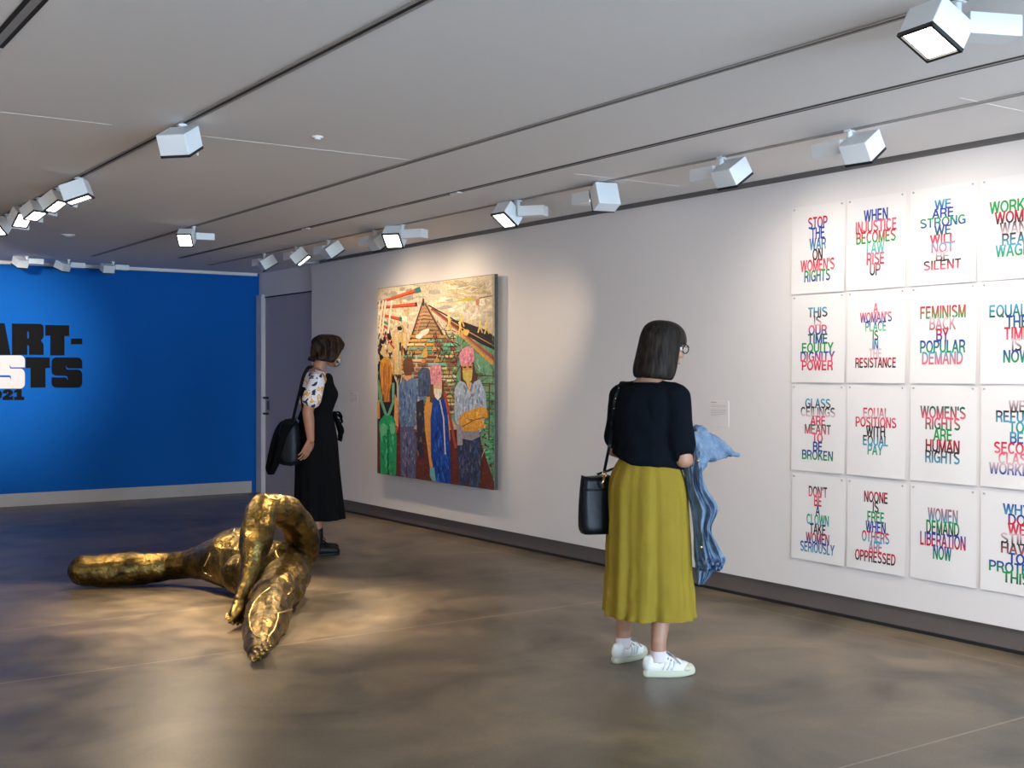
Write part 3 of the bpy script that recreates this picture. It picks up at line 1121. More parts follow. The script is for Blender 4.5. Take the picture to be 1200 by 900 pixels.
SPAN = {(0, 0): (957, 254, 330), (0, 1): (1025, 245, 323), (0, 2): (1103, 234, 316), (0, 3): (1190, 233, 300),
        (1, 0): (957, 360, 434), (1, 1): (1025, 355, 431), (1, 2): (1103, 358, 427), (1, 3): (1190, 356, 425),
        (2, 0): (957, 467, 539), (2, 1): (1025, 478, 533), (2, 2): (1103, 476, 543), (2, 3): (1190, 469, 557),
        (3, 0): (957, 570, 648), (3, 1): (1025, 576, 659), (3, 2): (1103, 596, 656), (3, 3): (1190, 591, 684)}


# condensed grotesque capitals, drawn as pen strokes in a cell one unit high
def _arc(cx, cy, rx, ry, a0, a1, n=10):
    return [(cx + rx * math.cos(R(a0 + (a1 - a0) * i / n)), cy + ry * math.sin(R(a0 + (a1 - a0) * i / n))) for i in range(n + 1)]


PEN = .165
h_ = PEN / 2


def _bowl(x0, x1, y0, y1):
    ry = (y1 - y0) / 2
    rx = min(ry, (x1 - x0) * .6)
    return [(x0, y0)] + _arc(x1 - rx, (y0 + y1) / 2, rx, ry, -90, 90) + [(x0, y1)]


B0, T0 = h_, 1 - h_
GL = {
    'A': (.70, [[(.06, 0), (.35, 1)], [(.64, 0), (.35, 1)], [(.16, .34), (.54, .34)]]),
    'B': (.66, [[(.10, 0), (.10, 1)], _bowl(.10, .56, .53, T0), _bowl(.10, .59, B0, .53)]),
    'C': (.70, [_arc(.37, .5, .28, .5 - h_, 40, 320, 22)]),
    'D': (.70, [[(.10, 0), (.10, 1)], [(.10, B0), (.30, B0)] + _arc(.30, .5, .32, .5 - h_, -90, 90, 14) + [(.10, T0)]]),
    'E': (.62, [[(.10, 0), (.10, 1)], [(.10, B0), (.57, B0)], [(.10, .52), (.53, .52)], [(.10, T0), (.56, T0)]]),
    'F': (.58, [[(.10, 0), (.10, 1)], [(.10, .50), (.50, .50)], [(.10, T0), (.55, T0)]]),
    'G': (.74, [_arc(.38, .5, .29, .5 - h_, 40, 300, 22), [(.40, .46), (.70, .46)], [(.64, .48), (.64, .05)], [(.50, .09), (.66, .22)]]),
    'H': (.70, [[(.10, 0), (.10, 1)], [(.60, 0), (.60, 1)], [(.10, .52), (.60, .52)]]),
    'I': (.24, [[(.12, 0), (.12, 1)]]),
    'J': (.52, [[(.42, 1), (.42, .28)] + _arc(.24, .28, .18, .28 - h_, 0, -180, 10)]),
    'K': (.68, [[(.10, 0), (.10, 1)], [(.13, .34), (.58, 1)], [(.28, .56), (.62, 0)]]),
    'L': (.56, [[(.10, 0), (.10, 1)], [(.10, B0), (.53, B0)]]),
    'M': (.82, [[(.10, 0), (.10, 1)], [(.72, 0), (.72, 1)], [(.12, 1), (.41, .0)], [(.70, 1), (.41, .0)]]),
    'N': (.70, [[(.10, 0), (.10, 1)], [(.60, 0), (.60, 1)], [(.11, 1), (.59, 0)]]),
    'O': (.76, [_arc(.38, .5, .30, .5 - h_, 0, 360, 28)]),
    'P': (.64, [[(.10, 0), (.10, 1)], _bowl(.10, .57, .44, T0)]),
    'Q': (.76, [_arc(.38, .5, .30, .5 - h_, 0, 360, 28), [(.44, .24), (.70, -.02)]]),
    'R': (.68, [[(.10, 0), (.10, 1)], _bowl(.10, .58, .46, T0), [(.36, .46), (.52, .36), (.59, 0)]]),
    'S': (.66, [_arc(.33, .735, .235, .265 - h_, 25, 270, 16) + _arc(.33, .28, .25, .28 - h_, 90, -155, 16)]),
    'T': (.62, [[(.31, 0), (.31, 1)], [(.02, T0), (.60, T0)]]),
    'U': (.70, [[(.10, 1), (.10, .34)] + _arc(.35, .34, .25, .34 - h_, 180, 360, 14) + [(.60, 1)]]),
    'V': (.66, [[(.06, 1), (.33, 0)], [(.60, 1), (.33, 0)]]),
    'W': (.94, [[(.06, 1), (.26, 0)], [(.26, 0), (.47, 1)], [(.47, 1), (.68, 0)], [(.68, 0), (.88, 1)]]),
    'Y': (.66, [[(.06, 1), (.33, .44)], [(.60, 1), (.33, .44)], [(.33, 0), (.33, .46)]]),
    "'": (.22, [[(.11, .68), (.11, 1)]]),
}
CAPH = 1.0


def text_mesh(word):
    vs, fs, x = [], [], 0.0
    for ch_ in word:
        w_, strokes = GL[ch_]
        for st in strokes:
            base_i = len(vs)
            n = len(st)
            for i, (px_, py_) in enumerate(st):
                a, b_ = st[max(0, i - 1)], st[min(n - 1, i + 1)]
                if st[0] == st[-1] or (abs(st[0][0] - st[-1][0]) < 1e-6 and abs(st[0][1] - st[-1][1]) < 1e-6 and n > 4):
                    a, b_ = st[i - 1 if i > 0 else n - 2], st[i + 1 if i < n - 1 else 1]
                dx, dy = b_[0] - a[0], b_[1] - a[1]
                ln = math.hypot(dx, dy) or 1
                # diagonal strokes keep flat feet on the base line and cap line
                if n == 2 and abs(dx) > .02 and abs(dy) > .5:
                    k = PEN * .5 * ln / abs(dy)
                    nx_, ny_ = (-k if dy > 0 else k), 0
                else:
                    nx_, ny_ = -dy / ln * PEN / 2, dx / ln * PEN / 2
                vs += [Vector((x + px_ + nx_, py_ + ny_, 0)), Vector((x + px_ - nx_, py_ - ny_, 0))]
            for i in range(n - 1):
                q = base_i + 2 * i
                fs.append([q, q + 1, q + 3, q + 2])
        x += w_ + .035
    return vs, fs


WCACHE = {}
for r in range(4):
    for c in range(4):
        words, *cols = WORDS[(r, c)]
        y1, y0 = YL[c]
        z1, z0 = ZT[r]
        yc, w, h = (y0 + y1) / 2, y1 - y0, z1 - z0
        first = words.lower()
        t = thing('poster', 'white paper poster lettered ' + first[:70] + ' on the white wall', 'poster', (WX, yc, z0), 0, 'slogan posters on the white wall')
        # slightly cockled sheet, lower edge lifting off the wall
        bm = bmesh.new()
        NX, NZ = 12, 14
        ph = rnd.uniform(0, 6)
        lift = rnd.uniform(.006, .016)

        def sheet_x(u, v):
            return -.0025 - lift * (1 - v) ** 3 * (.4 + .6 * u) - .0015 * (1 + math.sin(u * 7 + ph)) * (1 - v)
        for s in (0, .0012):
            g = [[bm.verts.new((sheet_x(i / NX, k / NZ) + s, w * (.5 - i / NX), h * k / NZ)) for i in range(NX + 1)] for k in range(NZ + 1)]
            for k in range(NZ):
                for i in range(NX):
                    bm.faces.new((g[k][i], g[k][i + 1], g[k + 1][i + 1], g[k + 1][i]))
        sheet = obj('sheet', bm, M['paper'], t, True, recalc=False)
        # lettering
        px, pa, pb = SPAN[(r, c)]
        za, zb = on_x(px, pa, WX).z - z0, on_x(px, pb, WX).z - z0
        wl = words.split()
        n = len(wl)
        pitch = (za - zb) / (n + .12)
        ch = pitch * 1.12
        V, F, C = [], [], []
        widest = 0
        for wd in wl:
            if wd not in WCACHE:
                WCACHE[wd] = text_mesh(wd)
            widest = max(widest, max(v.x for v in WCACHE[wd][0]) - min(v.x for v in WCACHE[wd][0]))
        for k, wd in enumerate(wl):
            if wd not in WCACHE:
                WCACHE[wd] = text_mesh(wd)
            vs, fs = WCACHE[wd]
            x0, x1 = min(v.x for v in vs), max(v.x for v in vs)
            sc = ch / CAPH
            sx = {3: .31, 0: .265}.get(c, .283) / widest
            base = za - ch - k * pitch
            ct, cb = rgb(*cols[k][0]), rgb(*cols[k][1])
            i0 = len(V)
            for v in vs:
                yy = -(v.x - (x0 + x1) / 2) * sx
                zz = base + v.y * sc
                V.append((sheet_x(.5 - yy / w, zz / h) - .0008 - k * .00004, yy, zz))
                q = max(0, min(1, v.y / CAPH))
                q = max(0, min(1, (q - .2) / .6))
                C.append(tuple(cb[j] * (1 - q) + ct[j] * q for j in range(3)))
            F += [[i0 + q for q in f] for f in fs]
        me = bpy.data.meshes.new('lettering')
        me.from_pydata(V, [], F)
        ca = me.color_attributes.new('ink', 'FLOAT_COLOR', 'POINT')
        for i, q in enumerate(C):
            ca.data[i].color = (*q, 1)
        link('lettering', me, M['ink'], t)
        for yy in (-w / 2 + .022, w / 2 - .022):
            b = bmesh.new()
            bmesh.ops.create_cone(b, cap_ends=True, segments=12, radius1=.006, radius2=.005, depth=.004, matrix=Matrix.Translation((-.006, yy, h - .014)) @ Matrix.Rotation(R(-90), 4, 'Y'))
            obj('pin', b, M['pin'], t)

# ---- wall labels
for name_y, z0, z1, y0, y1, lb in (('a', 1.135, 1.245, 5.600, 5.775, 'small white text label on bare wall beside mustard skirt woman'),
                                   ('b', 1.135, 1.235, 10.83, 11.02, 'small pale text label on white wall left of the painting')):
    t = thing('wall_label', lb, 'label', (WX, (y0 + y1) / 2, z0))
    w, h = y1 - y0, z1 - z0
    b = bbox((-.003, -w / 2, -.06), (0, w / 2, h), .0008)
    obj('card', b, M['card'], t)
    b = bmesh.new()
    for k, (f, th) in enumerate(((.35, .006), (0, 0), (.9, .0022), (.9, .0022), (0, 0), (.9, .0022), (.9, .0022), (.85, .0022), (.9, .0022), (.5, .0022))):
        if f:
            z = h - .012 - k * .0095
            box(b, (-.0042, w / 2 - .012 - (w - .02) * f, z - th / 2), (-.0032, w / 2 - .012, z + th / 2))
    obj('print', b, M['cardtext'], t)

# ---- lettering on the blue wall
LY = BY - .004
tl = thing('wall_lettering', 'bold black and white cut lettering ART-ISTS 2021 on the blue wall', 'lettering', (2.9, LY, 1.2))


def L8(p):
    q = on_y(p[0] * 110 / 900, 370 + p[1] * 110 / 900, LY)
    return (q.x - 2.9, q.z - 1.2)


def arc(cx, cy, rx, ry, a0, a1, n=6):
    return [(cx + rx * math.cos(R(a0 + (a1 - a0) * i / n)), cy + ry * math.sin(R(a0 + (a1 - a0) * i / n))) for i in range(n + 1)]


def letter(m, loops, label=None):
    """outer outline, then counters cut through it, as one thin cut-out shape"""
    cu = bpy.data.curves.new('letter', 'CURVE')
    cu.dimensions = '2D'
    cu.fill_mode = 'BOTH'
    cu.extrude = .002
    for lp in loops:
        sp = cu.splines.new('POLY')
        pts = [L8(p) for p in lp]
        sp.points.add(len(pts) - 1)
        for q, p in zip(sp.points, pts):
            q.co = (p[0], p[1], 0, 1)
        sp.use_cyclic_u = True
    o = bpy.data.objects.new('letter', cu)
    COL.objects.link(o)
    dg = bpy.context.evaluated_depsgraph_get()
    me = bpy.data.meshes.new_from_object(o.evaluated_get(dg))
    bpy.data.objects.remove(o)
    me.transform(Matrix.Rotation(R(90), 4, 'X'))
    me.materials.clear()
    q = link('letter', me, m, tl)
    if label:
        q['label'] = label
    return q


VB, VW = M['vinyl_black'], M['vinyl_white']
letter(VB, [[(-160, 375), (-95, 66), (45, 72), (102, 375), (-8, 375), (-14, 330), (-50, 330), (-56, 375)], [(-44, 270), (-16, 270), (-30, 170)]])
letter(VB, [[(114, 74)] + arc(385, 112, 32, 34, -90, 0) + arc(386, 190, 32, 40, 0, 60) + [(392, 240)] + arc(388, 290, 30, 40, -60, 0) + [(418, 375), (278, 375), (278, 290), (262, 280), (262, 375), (114, 375)],
            [(262, 150), (272, 152), (278, 165), (278, 205), (272, 218), (262, 220)]])
letter(VB, [[(434, 88), (664, 92), (664, 196), (618, 194), (618, 380), (482, 380), (482, 192), (434, 192)]])
letter(VB, [[(680, 218), (788, 218), (788, 274), (680, 274)]])
def ess(x0, x1, y0, y1):
    w, h = x1 - x0, y1 - y0
    f = lambda u, v: (x0 + u * w, y0 + v * h)
    g = lambda cu_, cv, a0, a1: [f(*p) for p in arc(cu_, cv, .16, .16, a0, a1)]
    return g(.84, .16, -90, 0) + [f(1, .36), f(.54, .36), f(.50, .33), f(.48, .26), f(.47, .32), f(.49, .39), f(.54, .40)] + g(.84, .56, -90, 0) + g(.84, .84, 0, 90) + g(.16, .84, 90, 180) + \
        [f(0, .66), f(.46, .66), f(.50, .69), f(.52, .76), f(.53, .68), f(.51, .62), f(.46, .60)] + g(.16, .44, 90, 180) + g(.16, .16, 180, 270)
letter(VW, [ess(-40, 238, 380, 698)], 'white letter S')
letter(VB, [[(246, 398), (478, 400), (478, 502), (436, 502), (436, 688), (292, 690), (292, 502), (246, 502)]])
letter(VB, [ess(494, 788, 400, 690)])
def two(x0, x1, y0, y1):
    w, h = x1 - x0, y1 - y0
    f = lambda u, v: (x0 + u * w, y0 + v * h)
    return [f(0, .35)] + [f(*p) for p in arc(.5, .3, .5, .3, 180, 360)] + [f(.95, .45), f(.6, .66), f(.75, .70), f(1, .62), f(1, 1), f(0, 1), f(0, .74), f(.55, .38), f(.5, .25), f(.42, .30), f(.40, .42)]
def zero(x0, x1, y0, y1):
    return [arc((x0 + x1) / 2, (y0 + y1) / 2, (x1 - x0) / 2, (y1 - y0) / 2, 0, 345, 18), arc((x0 + x1) / 2, (y0 + y1) / 2, (x1 - x0) * .1, (y1 - y0) * .25, 0, 330, 10)]
letter(VB, [two(-190, -96, 706, 806)])
letter(VB, zero(-88, 20, 704, 808))
letter(VB, [two(24, 126, 704, 808)])
letter(VB, [[(134, 722), (158, 704), (208, 704), (208, 776), (232, 776), (232, 808), (134, 808), (134, 776), (160, 776), (160, 736), (134, 740)]])
# ------------------------------------------------------------------ the bronze figure lying on the floor
FO = Vector((2.85, 6.95, 0))


def displace(o, fn):
    ns = [v.normal.copy() for v in o.data.vertices]
    cs = [v.co.copy() for v in o.data.vertices]
    flat = []
    for c, n in zip(cs, ns):
        flat.extend(c + n * fn(c))
    o.data.vertices.foreach_set('co', flat)
    o.data.update()


fig = thing('bronze_sculpture', 'large gold and dark bronze figure lying on the concrete floor with one knee raised', 'sculpture', FO)


def fp(px, py, d):
    return at(px, py, d) - FO


def fr(rpx, d):
    return rpx * d / FPX


def fchain(bm, rows, n=20):
    chain(bm, [(fp(x, y, d), fr(r, d)) for x, y, d, r in rows], n)


bm = bmesh.new()
# long headless trunk tapering out to a rounded stump
fchain(bm, [(99, 669, 7.98, 18.5), (128, 668, 8.0, 19.5), (165, 666, 8.04, 19), (200, 663, 8.06, 16), (225, 660, 8.0, 18), (250, 658, 7.92, 25), (272, 657, 7.8, 33), (296, 662, 7.68, 36), (322, 668, 7.6, 34)])
fchain(bm, [(268, 645, 7.95, 24), (285, 640, 7.85, 24), (300, 650, 7.75, 26)])           # far flank
fchain(bm, [(283, 672, 7.45, 23), (300, 672, 7.4, 27), (325, 672, 7.45, 28)])           # near buttock
# raised leg: hip, thigh over, knee, shin, foot
fchain(bm, [(340, 664, 7.75, 24), (354, 648, 7.72, 19), (355, 632, 7.66, 19), (349, 614, 7.56, 18.5), (337, 601, 7.42, 18.5), (322, 595, 7.28, 17.5), (309, 595, 7.18, 17)])
fchain(bm, [(309, 594, 7.18, 16.5), (305, 605, 7.12, 18.5), (302, 622, 7.06, 19.5), (300, 640, 7.0, 18), (296, 656, 6.94, 13.5), (292, 672, 6.88, 10.5), (287, 688, 6.82, 8.5), (281, 703, 6.76, 6.8)])
fchain(bm, [(281, 704, 6.76, 7), (279, 714, 6.73, 8), (274, 723, 6.66, 6.5)])
fchain(bm, [(283, 716, 6.80, 6.5), (279, 722, 6.72, 6.5), (271, 727, 6.64, 4.6)])
for k, (x, y) in enumerate(((263, 726.5), (267.8, 729.5), (273, 731.5), (278.3, 732), (283.5, 730.5))):
    fchain(bm, [(x + 3, y - 6, 6.68 + .012 * k, 1.9), (x, y, 6.60 + .012 * k, 1.75)], 10)
# lower leg: thigh towards the viewer, knee, long calf, small pointed foot
fchain(bm, [(338, 664, 7.62, 27), (336, 676, 7.42, 28), (330, 688, 7.22, 25.5), (322, 697, 7.05, 25)])
fchain(bm, [(345, 668, 7.6, 18), (346, 682, 7.4, 17), (338, 694, 7.15, 16)])
fchain(bm, [(318, 700, 6.98, 25), (316, 714, 6.75, 26.5), (312, 730, 6.52, 25), (308, 744, 6.32, 20), (304, 756, 6.16, 15.5), (302, 765, 6.03, 12), (302, 769, 5.98, 8)])
fchain(bm, [(300, 738, 6.5, 16), (296, 752, 6.3, 11), (297, 764, 6.1, 9)])
for k, (x, y) in enumerate(((316, 756), (311.3, 760.6), (306.5, 765.2), (301.5, 769.6), (296.3, 773.6))):
    fchain(bm, [(x - 3, y - 6, 6.05 - .03 * k, 2.3), (x + .6, y + .6, 5.89 - .02 * k, 2.15)], 10)
fchain(bm, [(304, 763, 6.06, 10), (301, 773, 5.97, 6.5), (302, 778, 5.93, 4.5)])
# small hand-like nub behind the stump
fchain(bm, [(140, 652, 8.25, 5), (152, 648.5, 8.2, 3.2), (166, 648.5, 8.18, 2.4)])
body = fuse('figure_body', bm, .005, M['bronze'], fig, 3)
displace(body, lambda c: noise.noise(c * 6) * .012 + noise.noise(c * 17) * .005)


def bvh_of(o):
    b = bmesh.new()
    b.from_mesh(o.data)
    t = BVHTree.FromBMesh(b)
    b.free()
    return t


lowest = min(v.co.z for v in body.data.vertices)
for v in body.data.vertices:                   # rests flat on the floor
    if v.co.z < .002:
        v.co.z = .002
tr = bvh_of(body)


def seam(pts, r=.0055):
    out = []
    q = []
    for (x0, y0), (x1, y1) in zip(pts, pts[1:]):
        n = max(2, int(math.hypot(x1 - x0, y1 - y0) / 1.5))
        q += [(x0 + (x1 - x0) * i / n, y0 + (y1 - y0) * i / n) for i in range(n)]
    q.append(pts[-1])
    for x, y in q:
        h = tr.ray_cast(Vector((0, 0, CAMH)) - FO, ray(x + rnd.uniform(-.4, .4), y).normalized())
        if h[0] is not None:
            if out and (h[0] - out[-1]).length > .12:
                break
            out.append(h[0] + h[1] * .001)
    if len(out) > 2:
        b = bmesh.new()
        tube(b, out, r, 6)
        o = obj('gold_seam', b, M['gold'], fig, True)


seam([(342, 714), (326, 719), (325, 727), (321, 738), (315, 746), (314, 752)])
seam([(318, 688), (305, 697), (297, 708), (292, 722), (293, 735), (299, 745), (306, 747)])
seam([(342, 689), (340, 694), (337, 697)], .006)
seam([(323, 645), (326, 654)], .007)
seam([(276, 617), (274, 624), (281, 629), (283, 640), (290, 647), (298, 652), (303, 660)])
seam([(239, 671), (248, 675)], .006)
seam([(247, 648), (243, 657), (239, 664)], .004)
seam([(309, 578), (315, 584), (325, 586), (331, 583)], .006)


# ------------------------------------------------------------------ people
def V(*a):
    return Vector(a)


def hand(bm, w, d, n, t, curl, s=1.0):
    """wrist w, fingers along d, palm faces n, thumb on side t"""
    d, n, t = Vector(d).normalized(), Vector(n).normalized(), Vector(t).normalized()
    for k, o in enumerate((-.030, -.010, .011, .032)):
        base = w + d * (.088 - abs(o) * .25) * s + t * o * s
        cap(bm, w + d * .012 * s + t * o * .55 * s, .0145 * s, base, .0115 * s, 10)
        lens_ = (.030, .042, .045, .040)[k]
        p, a = base, curl * .5
        for q, (f, r) in enumerate(((1.0, .0088), (.62, .0078), (.5, .0068))):
            dd = (d * math.cos(a) + n * math.sin(a) + t * o * 2.2).normalized()
            e = p + dd * lens_ * f * s
            cap(bm, p, r * 1.06 * s, e, r * .92 * s, 10)
            p = e
            a += curl
    b = w + d * .022 * s + t * .026 * s
    e = b + (d * .62 + t * .62 + n * .3).normalized() * .042 * s
    cap(bm, b, .0145 * s, e, .0105 * s, 10)
    f = e + (d * .85 + t * .25 + n * .35).normalized() * .034 * s
    cap(bm, e, .0102 * s, f, .0078 * s, 10)


def head_parts(bm, HM, s=1.0):
    """skull, jaw, nose, lips, ears; HM maps the head's frame (x right, y forward, z up, eyes at z 0)"""
    def e(c, r):
        m_ = HM @ Matrix.Translation(Vector(c) * s) @ Matrix.Diagonal((r[0] * s, r[1] * s, r[2] * s, 1))
        bmesh.ops.create_uvsphere(bm, u_segments=20, v_segments=12, radius=1.0, matrix=m_)

    def c(a, ra, b_, rb, sq=1.0):
        cap(bm, HM @ (Vector(a) * s), ra * s, HM @ (Vector(b_) * s), rb * s, 12, sq)
    e((0, -.012, .032), (.073, .094, .084))
    e((0, .030, -.022), (.060, .062, .082))
    e((0, .042, -.080), (.036, .036, .028))
    c((0, .060, -.088), .020, (0, .066, -.092), .018)
    c((-.050, .005, -.06), .02, (-.02, .058, -.09), .017)
    c((.050, .005, -.06), .02, (.02, .058, -.09), .017)
    c((0, .084, .004), .008, (0, .106, -.030), .012)
    c((-.012, .094, -.034), .008, (.012, .094, -.034), .008)
    c((-.018, .087, -.060), .0072, (.018, .087, -.060), .0072)
    c((-.016, .086, -.069), .0078, (.016, .086, -.069), .0078)
    c((-.05, .070, .020), .010, (-.014, .086, .020), .009)
    c((.05, .070, .020), .010, (.014, .086, .020), .009)
    for sx in (-1, 1):
        e((sx * .045, .055, -.03), (.022, .025, .022))
        e((sx * .076, -.012, -.012), (.010, .020, .031))


def eyes(HM, parent, s=1.0):
    for sx in (-1, 1):
        b = bmesh.new()
        bmesh.ops.create_uvsphere(b, u_segments=14, v_segments=10, radius=.0125 * s, matrix=HM @ Matrix.Translation(Vector((sx * .031, .072, .0)) * s))
        e_ = obj('eye', b, M['eye'], parent, True)
        b = bmesh.new()
        bmesh.ops.create_uvsphere(b, u_segments=10, v_segments=8, radius=.0068 * s, matrix=HM @ Matrix.Translation(Vector((sx * .031, .0795, .0)) * s))
        obj('iris', b, M['iris'], e_, True)


class Person:
    def __init__(self, label, foot, az):
        self.t = thing('person', label, 'person', (foot.x, foot.y, 0), -R(az))
        self.az = R(az)
        self.o = Vector((foot.x, foot.y, 0))
        self.r = Vector((math.cos(self.az), -math.sin(self.az), 0))
        self.f = Vector((math.sin(self.az), math.cos(self.az), 0))

    def L(self, w):
        w = Vector(w) - self.o
        return Vector((w.dot(self.r), w.dot(self.f), w.z))

    def px(self, x, y, d):
        return self.L(at(x, y, d))

    def ray(self, px, py):
        r_ = ray(px, py).normalized()
        return self.L(Vector((0, 0, CAMH))), Vector((r_.dot(self.r), r_.dot(self.f), r_.z))


def hair_shell(name, rows, m, parent, HM, open_half, face_r, zopen, wav, n=90, flick=None):
    """rows: (z, radius side, radius front/back, y centre); the face is left free below zopen"""
    rs = smooth_rows(rows, 7)
    b = bmesh.new()
    rings = []
    for (z, ra, rb, yc) in rs:
        ring = []
        for i in range(n):
            th = 2 * PI * i / n              # 0 = forward
            a = abs((th + PI) % (2 * PI) - PI)
            k = 1 + wav(th, z)
            x, y = math.sin(th) * ra * k, math.cos(th) * rb * k + yc
            if z < zopen:
                q = 1 - min(1, max(0, (a - open_half) / .28))
                q *= min(1, (zopen - z) / .03)
                lo = max(0, min(1, (-.055 - z) / .03))
                fx, fy = math.sin(th) * face_r * (1 - .35 * lo), math.cos(th) * face_r * (.55 - .3 * lo) - .045 * lo
                x, y = x * (1 - q) + fx * q, y * (1 - q) + fy * q
            if flick:
                dx, dy, dz = flick(th, z)
                x, y = x + dx, y + dy
                zz = z + dz
            else:
                zz = z
            ring.append(HM @ Vector((x, y, zz)))
        rings.append(ring)
    tube_rings(b, rings)
    return obj(name, b, m, parent, True)


# ---- woman in the mustard skirt
A_ = Person('person seen from behind in dark top, mustard skirt and white sneakers facing the posters', Vector((3.80, 4.40, 0)), 74)
A_.t.location.z = 0
ra_, la_ = A_.L((3.744, 4.266, 0)), A_.L((3.790, 4.580, 0))
HA = Matrix.Translation((.036, .075, 1.550)) @ Matrix.Rotation(-R(27), 4, 'Z') @ Matrix.Rotation(R(-6), 4, 'X')
bm = bmesh.new()
head_parts(bm, HA, 1.0)
chain(bm, [(V(.012, .005, 1.36), .055), (V(.026, .03, 1.46), .050), (V(.03, .042, 1.52), .05)], 18)
for s in (-1, 1):
    chain(bm, [(V(.01, .0, 1.40), .046), (V(s * .07, -.008, 1.348), .034), (V(s * .15, -.005, 1.300), .040)], 14)
ell(bm, (0, .015, 1.24), (.135, .088, .14))
ell(bm, (0, .012, 1.10), (.118, .082, .13))
ell(bm, (0, -.005, .90), (.150, .110, .14))
for s in (-1, 1):
    ell(bm, (s * .062, .066, 1.21), (.045, .038, .045))
hips = {1: V(.085, 0, .86), -1: V(-.085, 0, .86)}
feet = {1: ra_, -1: la_}
for s in (-1, 1):
    f = feet[s]
    k = (hips[s] + f) / 2
    k.z = .46
    k.y *= .4
    chain(bm, [(hips[s], .083), (k + V(0, 0, .12), .062), (k, .050), (k + V(0, -.008, -.11), .050), (V(f.x, f.y, .16), .037), (V(f.x, f.y, .085), .034)], 18)
    cap(bm, V(f.x, f.y, .075), .032, V(f.x, f.y, .055) + (V(.03, .06, 0) if s > 0 else V(.0, .06, 0)), .026)
# arms: right forearm forward carrying the jacket, left hand gathered in front
RS, RE, RW = V(.165, 0, 1.315), V(.205, -.015, 1.015), V(.165, .215, 1.03)
LS, LE, LW = V(-.165, 0, 1.315), V(-.215, .02, 1.045), V(-.125, .215, .985)
chain(bm, [(RS, .048), ((RS + RE) / 2, .045), (RE, .038)], 14)
chain(bm, [(RE, .039), (RE.lerp(RW, .3), .040), (RW, .026)], 14)
chain(bm, [(LS, .048), ((LS + LE) / 2, .043), (LE, .036)], 14)
chain(bm, [(LE, .036), (LE.lerp(LW, .3), .038), (LW, .025)], 14)
hand(bm, RW, (-.45, .9, -.1), (-.2, 0, -1), (-.9, -.4, .1), .5, .95)
hand(bm, LW, (.75, .65, .0), (0, .2, -1), (-.5, .8, .2), .5, .95)
bodyA = fuse('body', bm, .0042, M['skinA'], A_.t, 4, .5)
eyes(HA, A_.t)

# t-shirt
bm = bmesh.new()
loft(bm, [(.995, 0, -.005, .182, .138), (1.02, 0, -.004, .184, .138), (1.10, 0, 0, .176, .132), (1.2, 0, .008, .186, .136), (1.28, 0, .0, .188, .116), (1.335, .004, -.002, .165, .094), (1.354, .008, .0, .134, .084), (1.372, .010, .002, .112, .076)], 60, 5,
     lambda th, t: 1 + (1 - t) * .018 * (math.sin(7 * th + 1) + .6 * math.sin(11 * th)))
for s, S0, E0 in ((1, RS, RE), (-1, LS, LE)):
    e = S0.lerp(E0, .76) + V(s * .004, 0, 0)
    chain(bm, [(V(s * .06, -.004, 1.338), .052), (V(s * .13, -.002, 1.322), .060), (S0 + V(s * -.006, 0, -.006), .063), (S0.lerp(E0, .45) + V(s * -.014, 0, 0), .066), (e + V(s * -.014, 0, 0), .068)], 18)
    chain(bm, [(V(s * .12, 0, 1.26), .075), (V(s * .145, 0, 1.10), .07)], 18)
tee = fuse('top', bm, .007, M['tee'], A_.t, 5)
for v in tee.data.vertices:
    c_ = v.co
    a = math.atan2(c_.y, c_.x)
    # hem dips towards the right, shallow wrinkles across the back
    if c_.z < 1.05 and abs(c_.x) < .2:
        c_.z += -.16 * c_.x - .010 * math.sin(3 * a)
displace(tee, lambda c: noise.noise(Vector((c.x * 9, c.y * 9, c.z * 5))) * .007 + abs(noise.noise(Vector((c.x * 16 + 5, c.y * 16, c.z * 6 + c.x * 5)))) * .007)
b = bmesh.new()
rr = []
for i in range(40):
    th = 2 * PI * i / 40
    rr.append(V(  .010 + .114 * math.cos(th), .002 + .078 * math.sin(th), 1.369 - .006 * math.sin(th)))
tube(b, rr + rr[:1], .0055, 6)
obj('neck_band', b, M['tee'], tee, True)

# skirt
FOLD = [(4, .8, .045), (7, 2.6, .055), (11, .4, .042), (17, 2.2, .026), (26, 1.0, .012)]


def skirt_fold(th, t):
    u = min(1, t * 1.25)
    q = sum(a * math.sin(k * th + p + 1.5 * math.sin(2.3 * t + k * 1.7)) for k, p, a in FOLD)
    return 1 + (q + .02) * (.16 + .84 * u)


bm = bmesh.new()
loft(bm, [(1.045, 0, -.005, .132, .104), (1.02, 0, -.006, .140, .112), (.95, 0, -.012, .176, .142), (.86, 0, -.012, .198, .164), (.70, 0, -.006, .204, .172), (.5, .0, 0, .208, .178), (.34, .0, .0, .216, .186), (.268, 0, .0, .222, .190), (.262, 0, 0, .220, .188), (.275, 0, 0, .214, .18)], 160, 9, skirt_fold, caps=False)
sk = obj('skirt', bm, M['skirtA'], A_.t, True)
for v in sk.data.vertices:
    c_ = v.co
    k = noise.noise(Vector((c_.x * 14, c_.y * 14, c_.z * 7))) * .006 + noise.noise(Vector((c_.x * 30, c_.y * 30, c_.z * 16 + 4))) * .003
    r_ = Vector((c_.x, c_.y, 0)).normalized()
    c_ += r_ * k * (1.1 - c_.z) * 1.3
md = sk.modifiers.new('thickness', 'SOLIDIFY')
md.thickness = .003

# bob
def wavA(th, z):
    return .012 * math.sin(17 * th + z * 6) + .009 * math.sin(31 * th + 1.3 + z * 9) + .006 * math.sin(53 * th) - (.04 if z > .05 and abs(math.sin(th)) < .06 else 0)


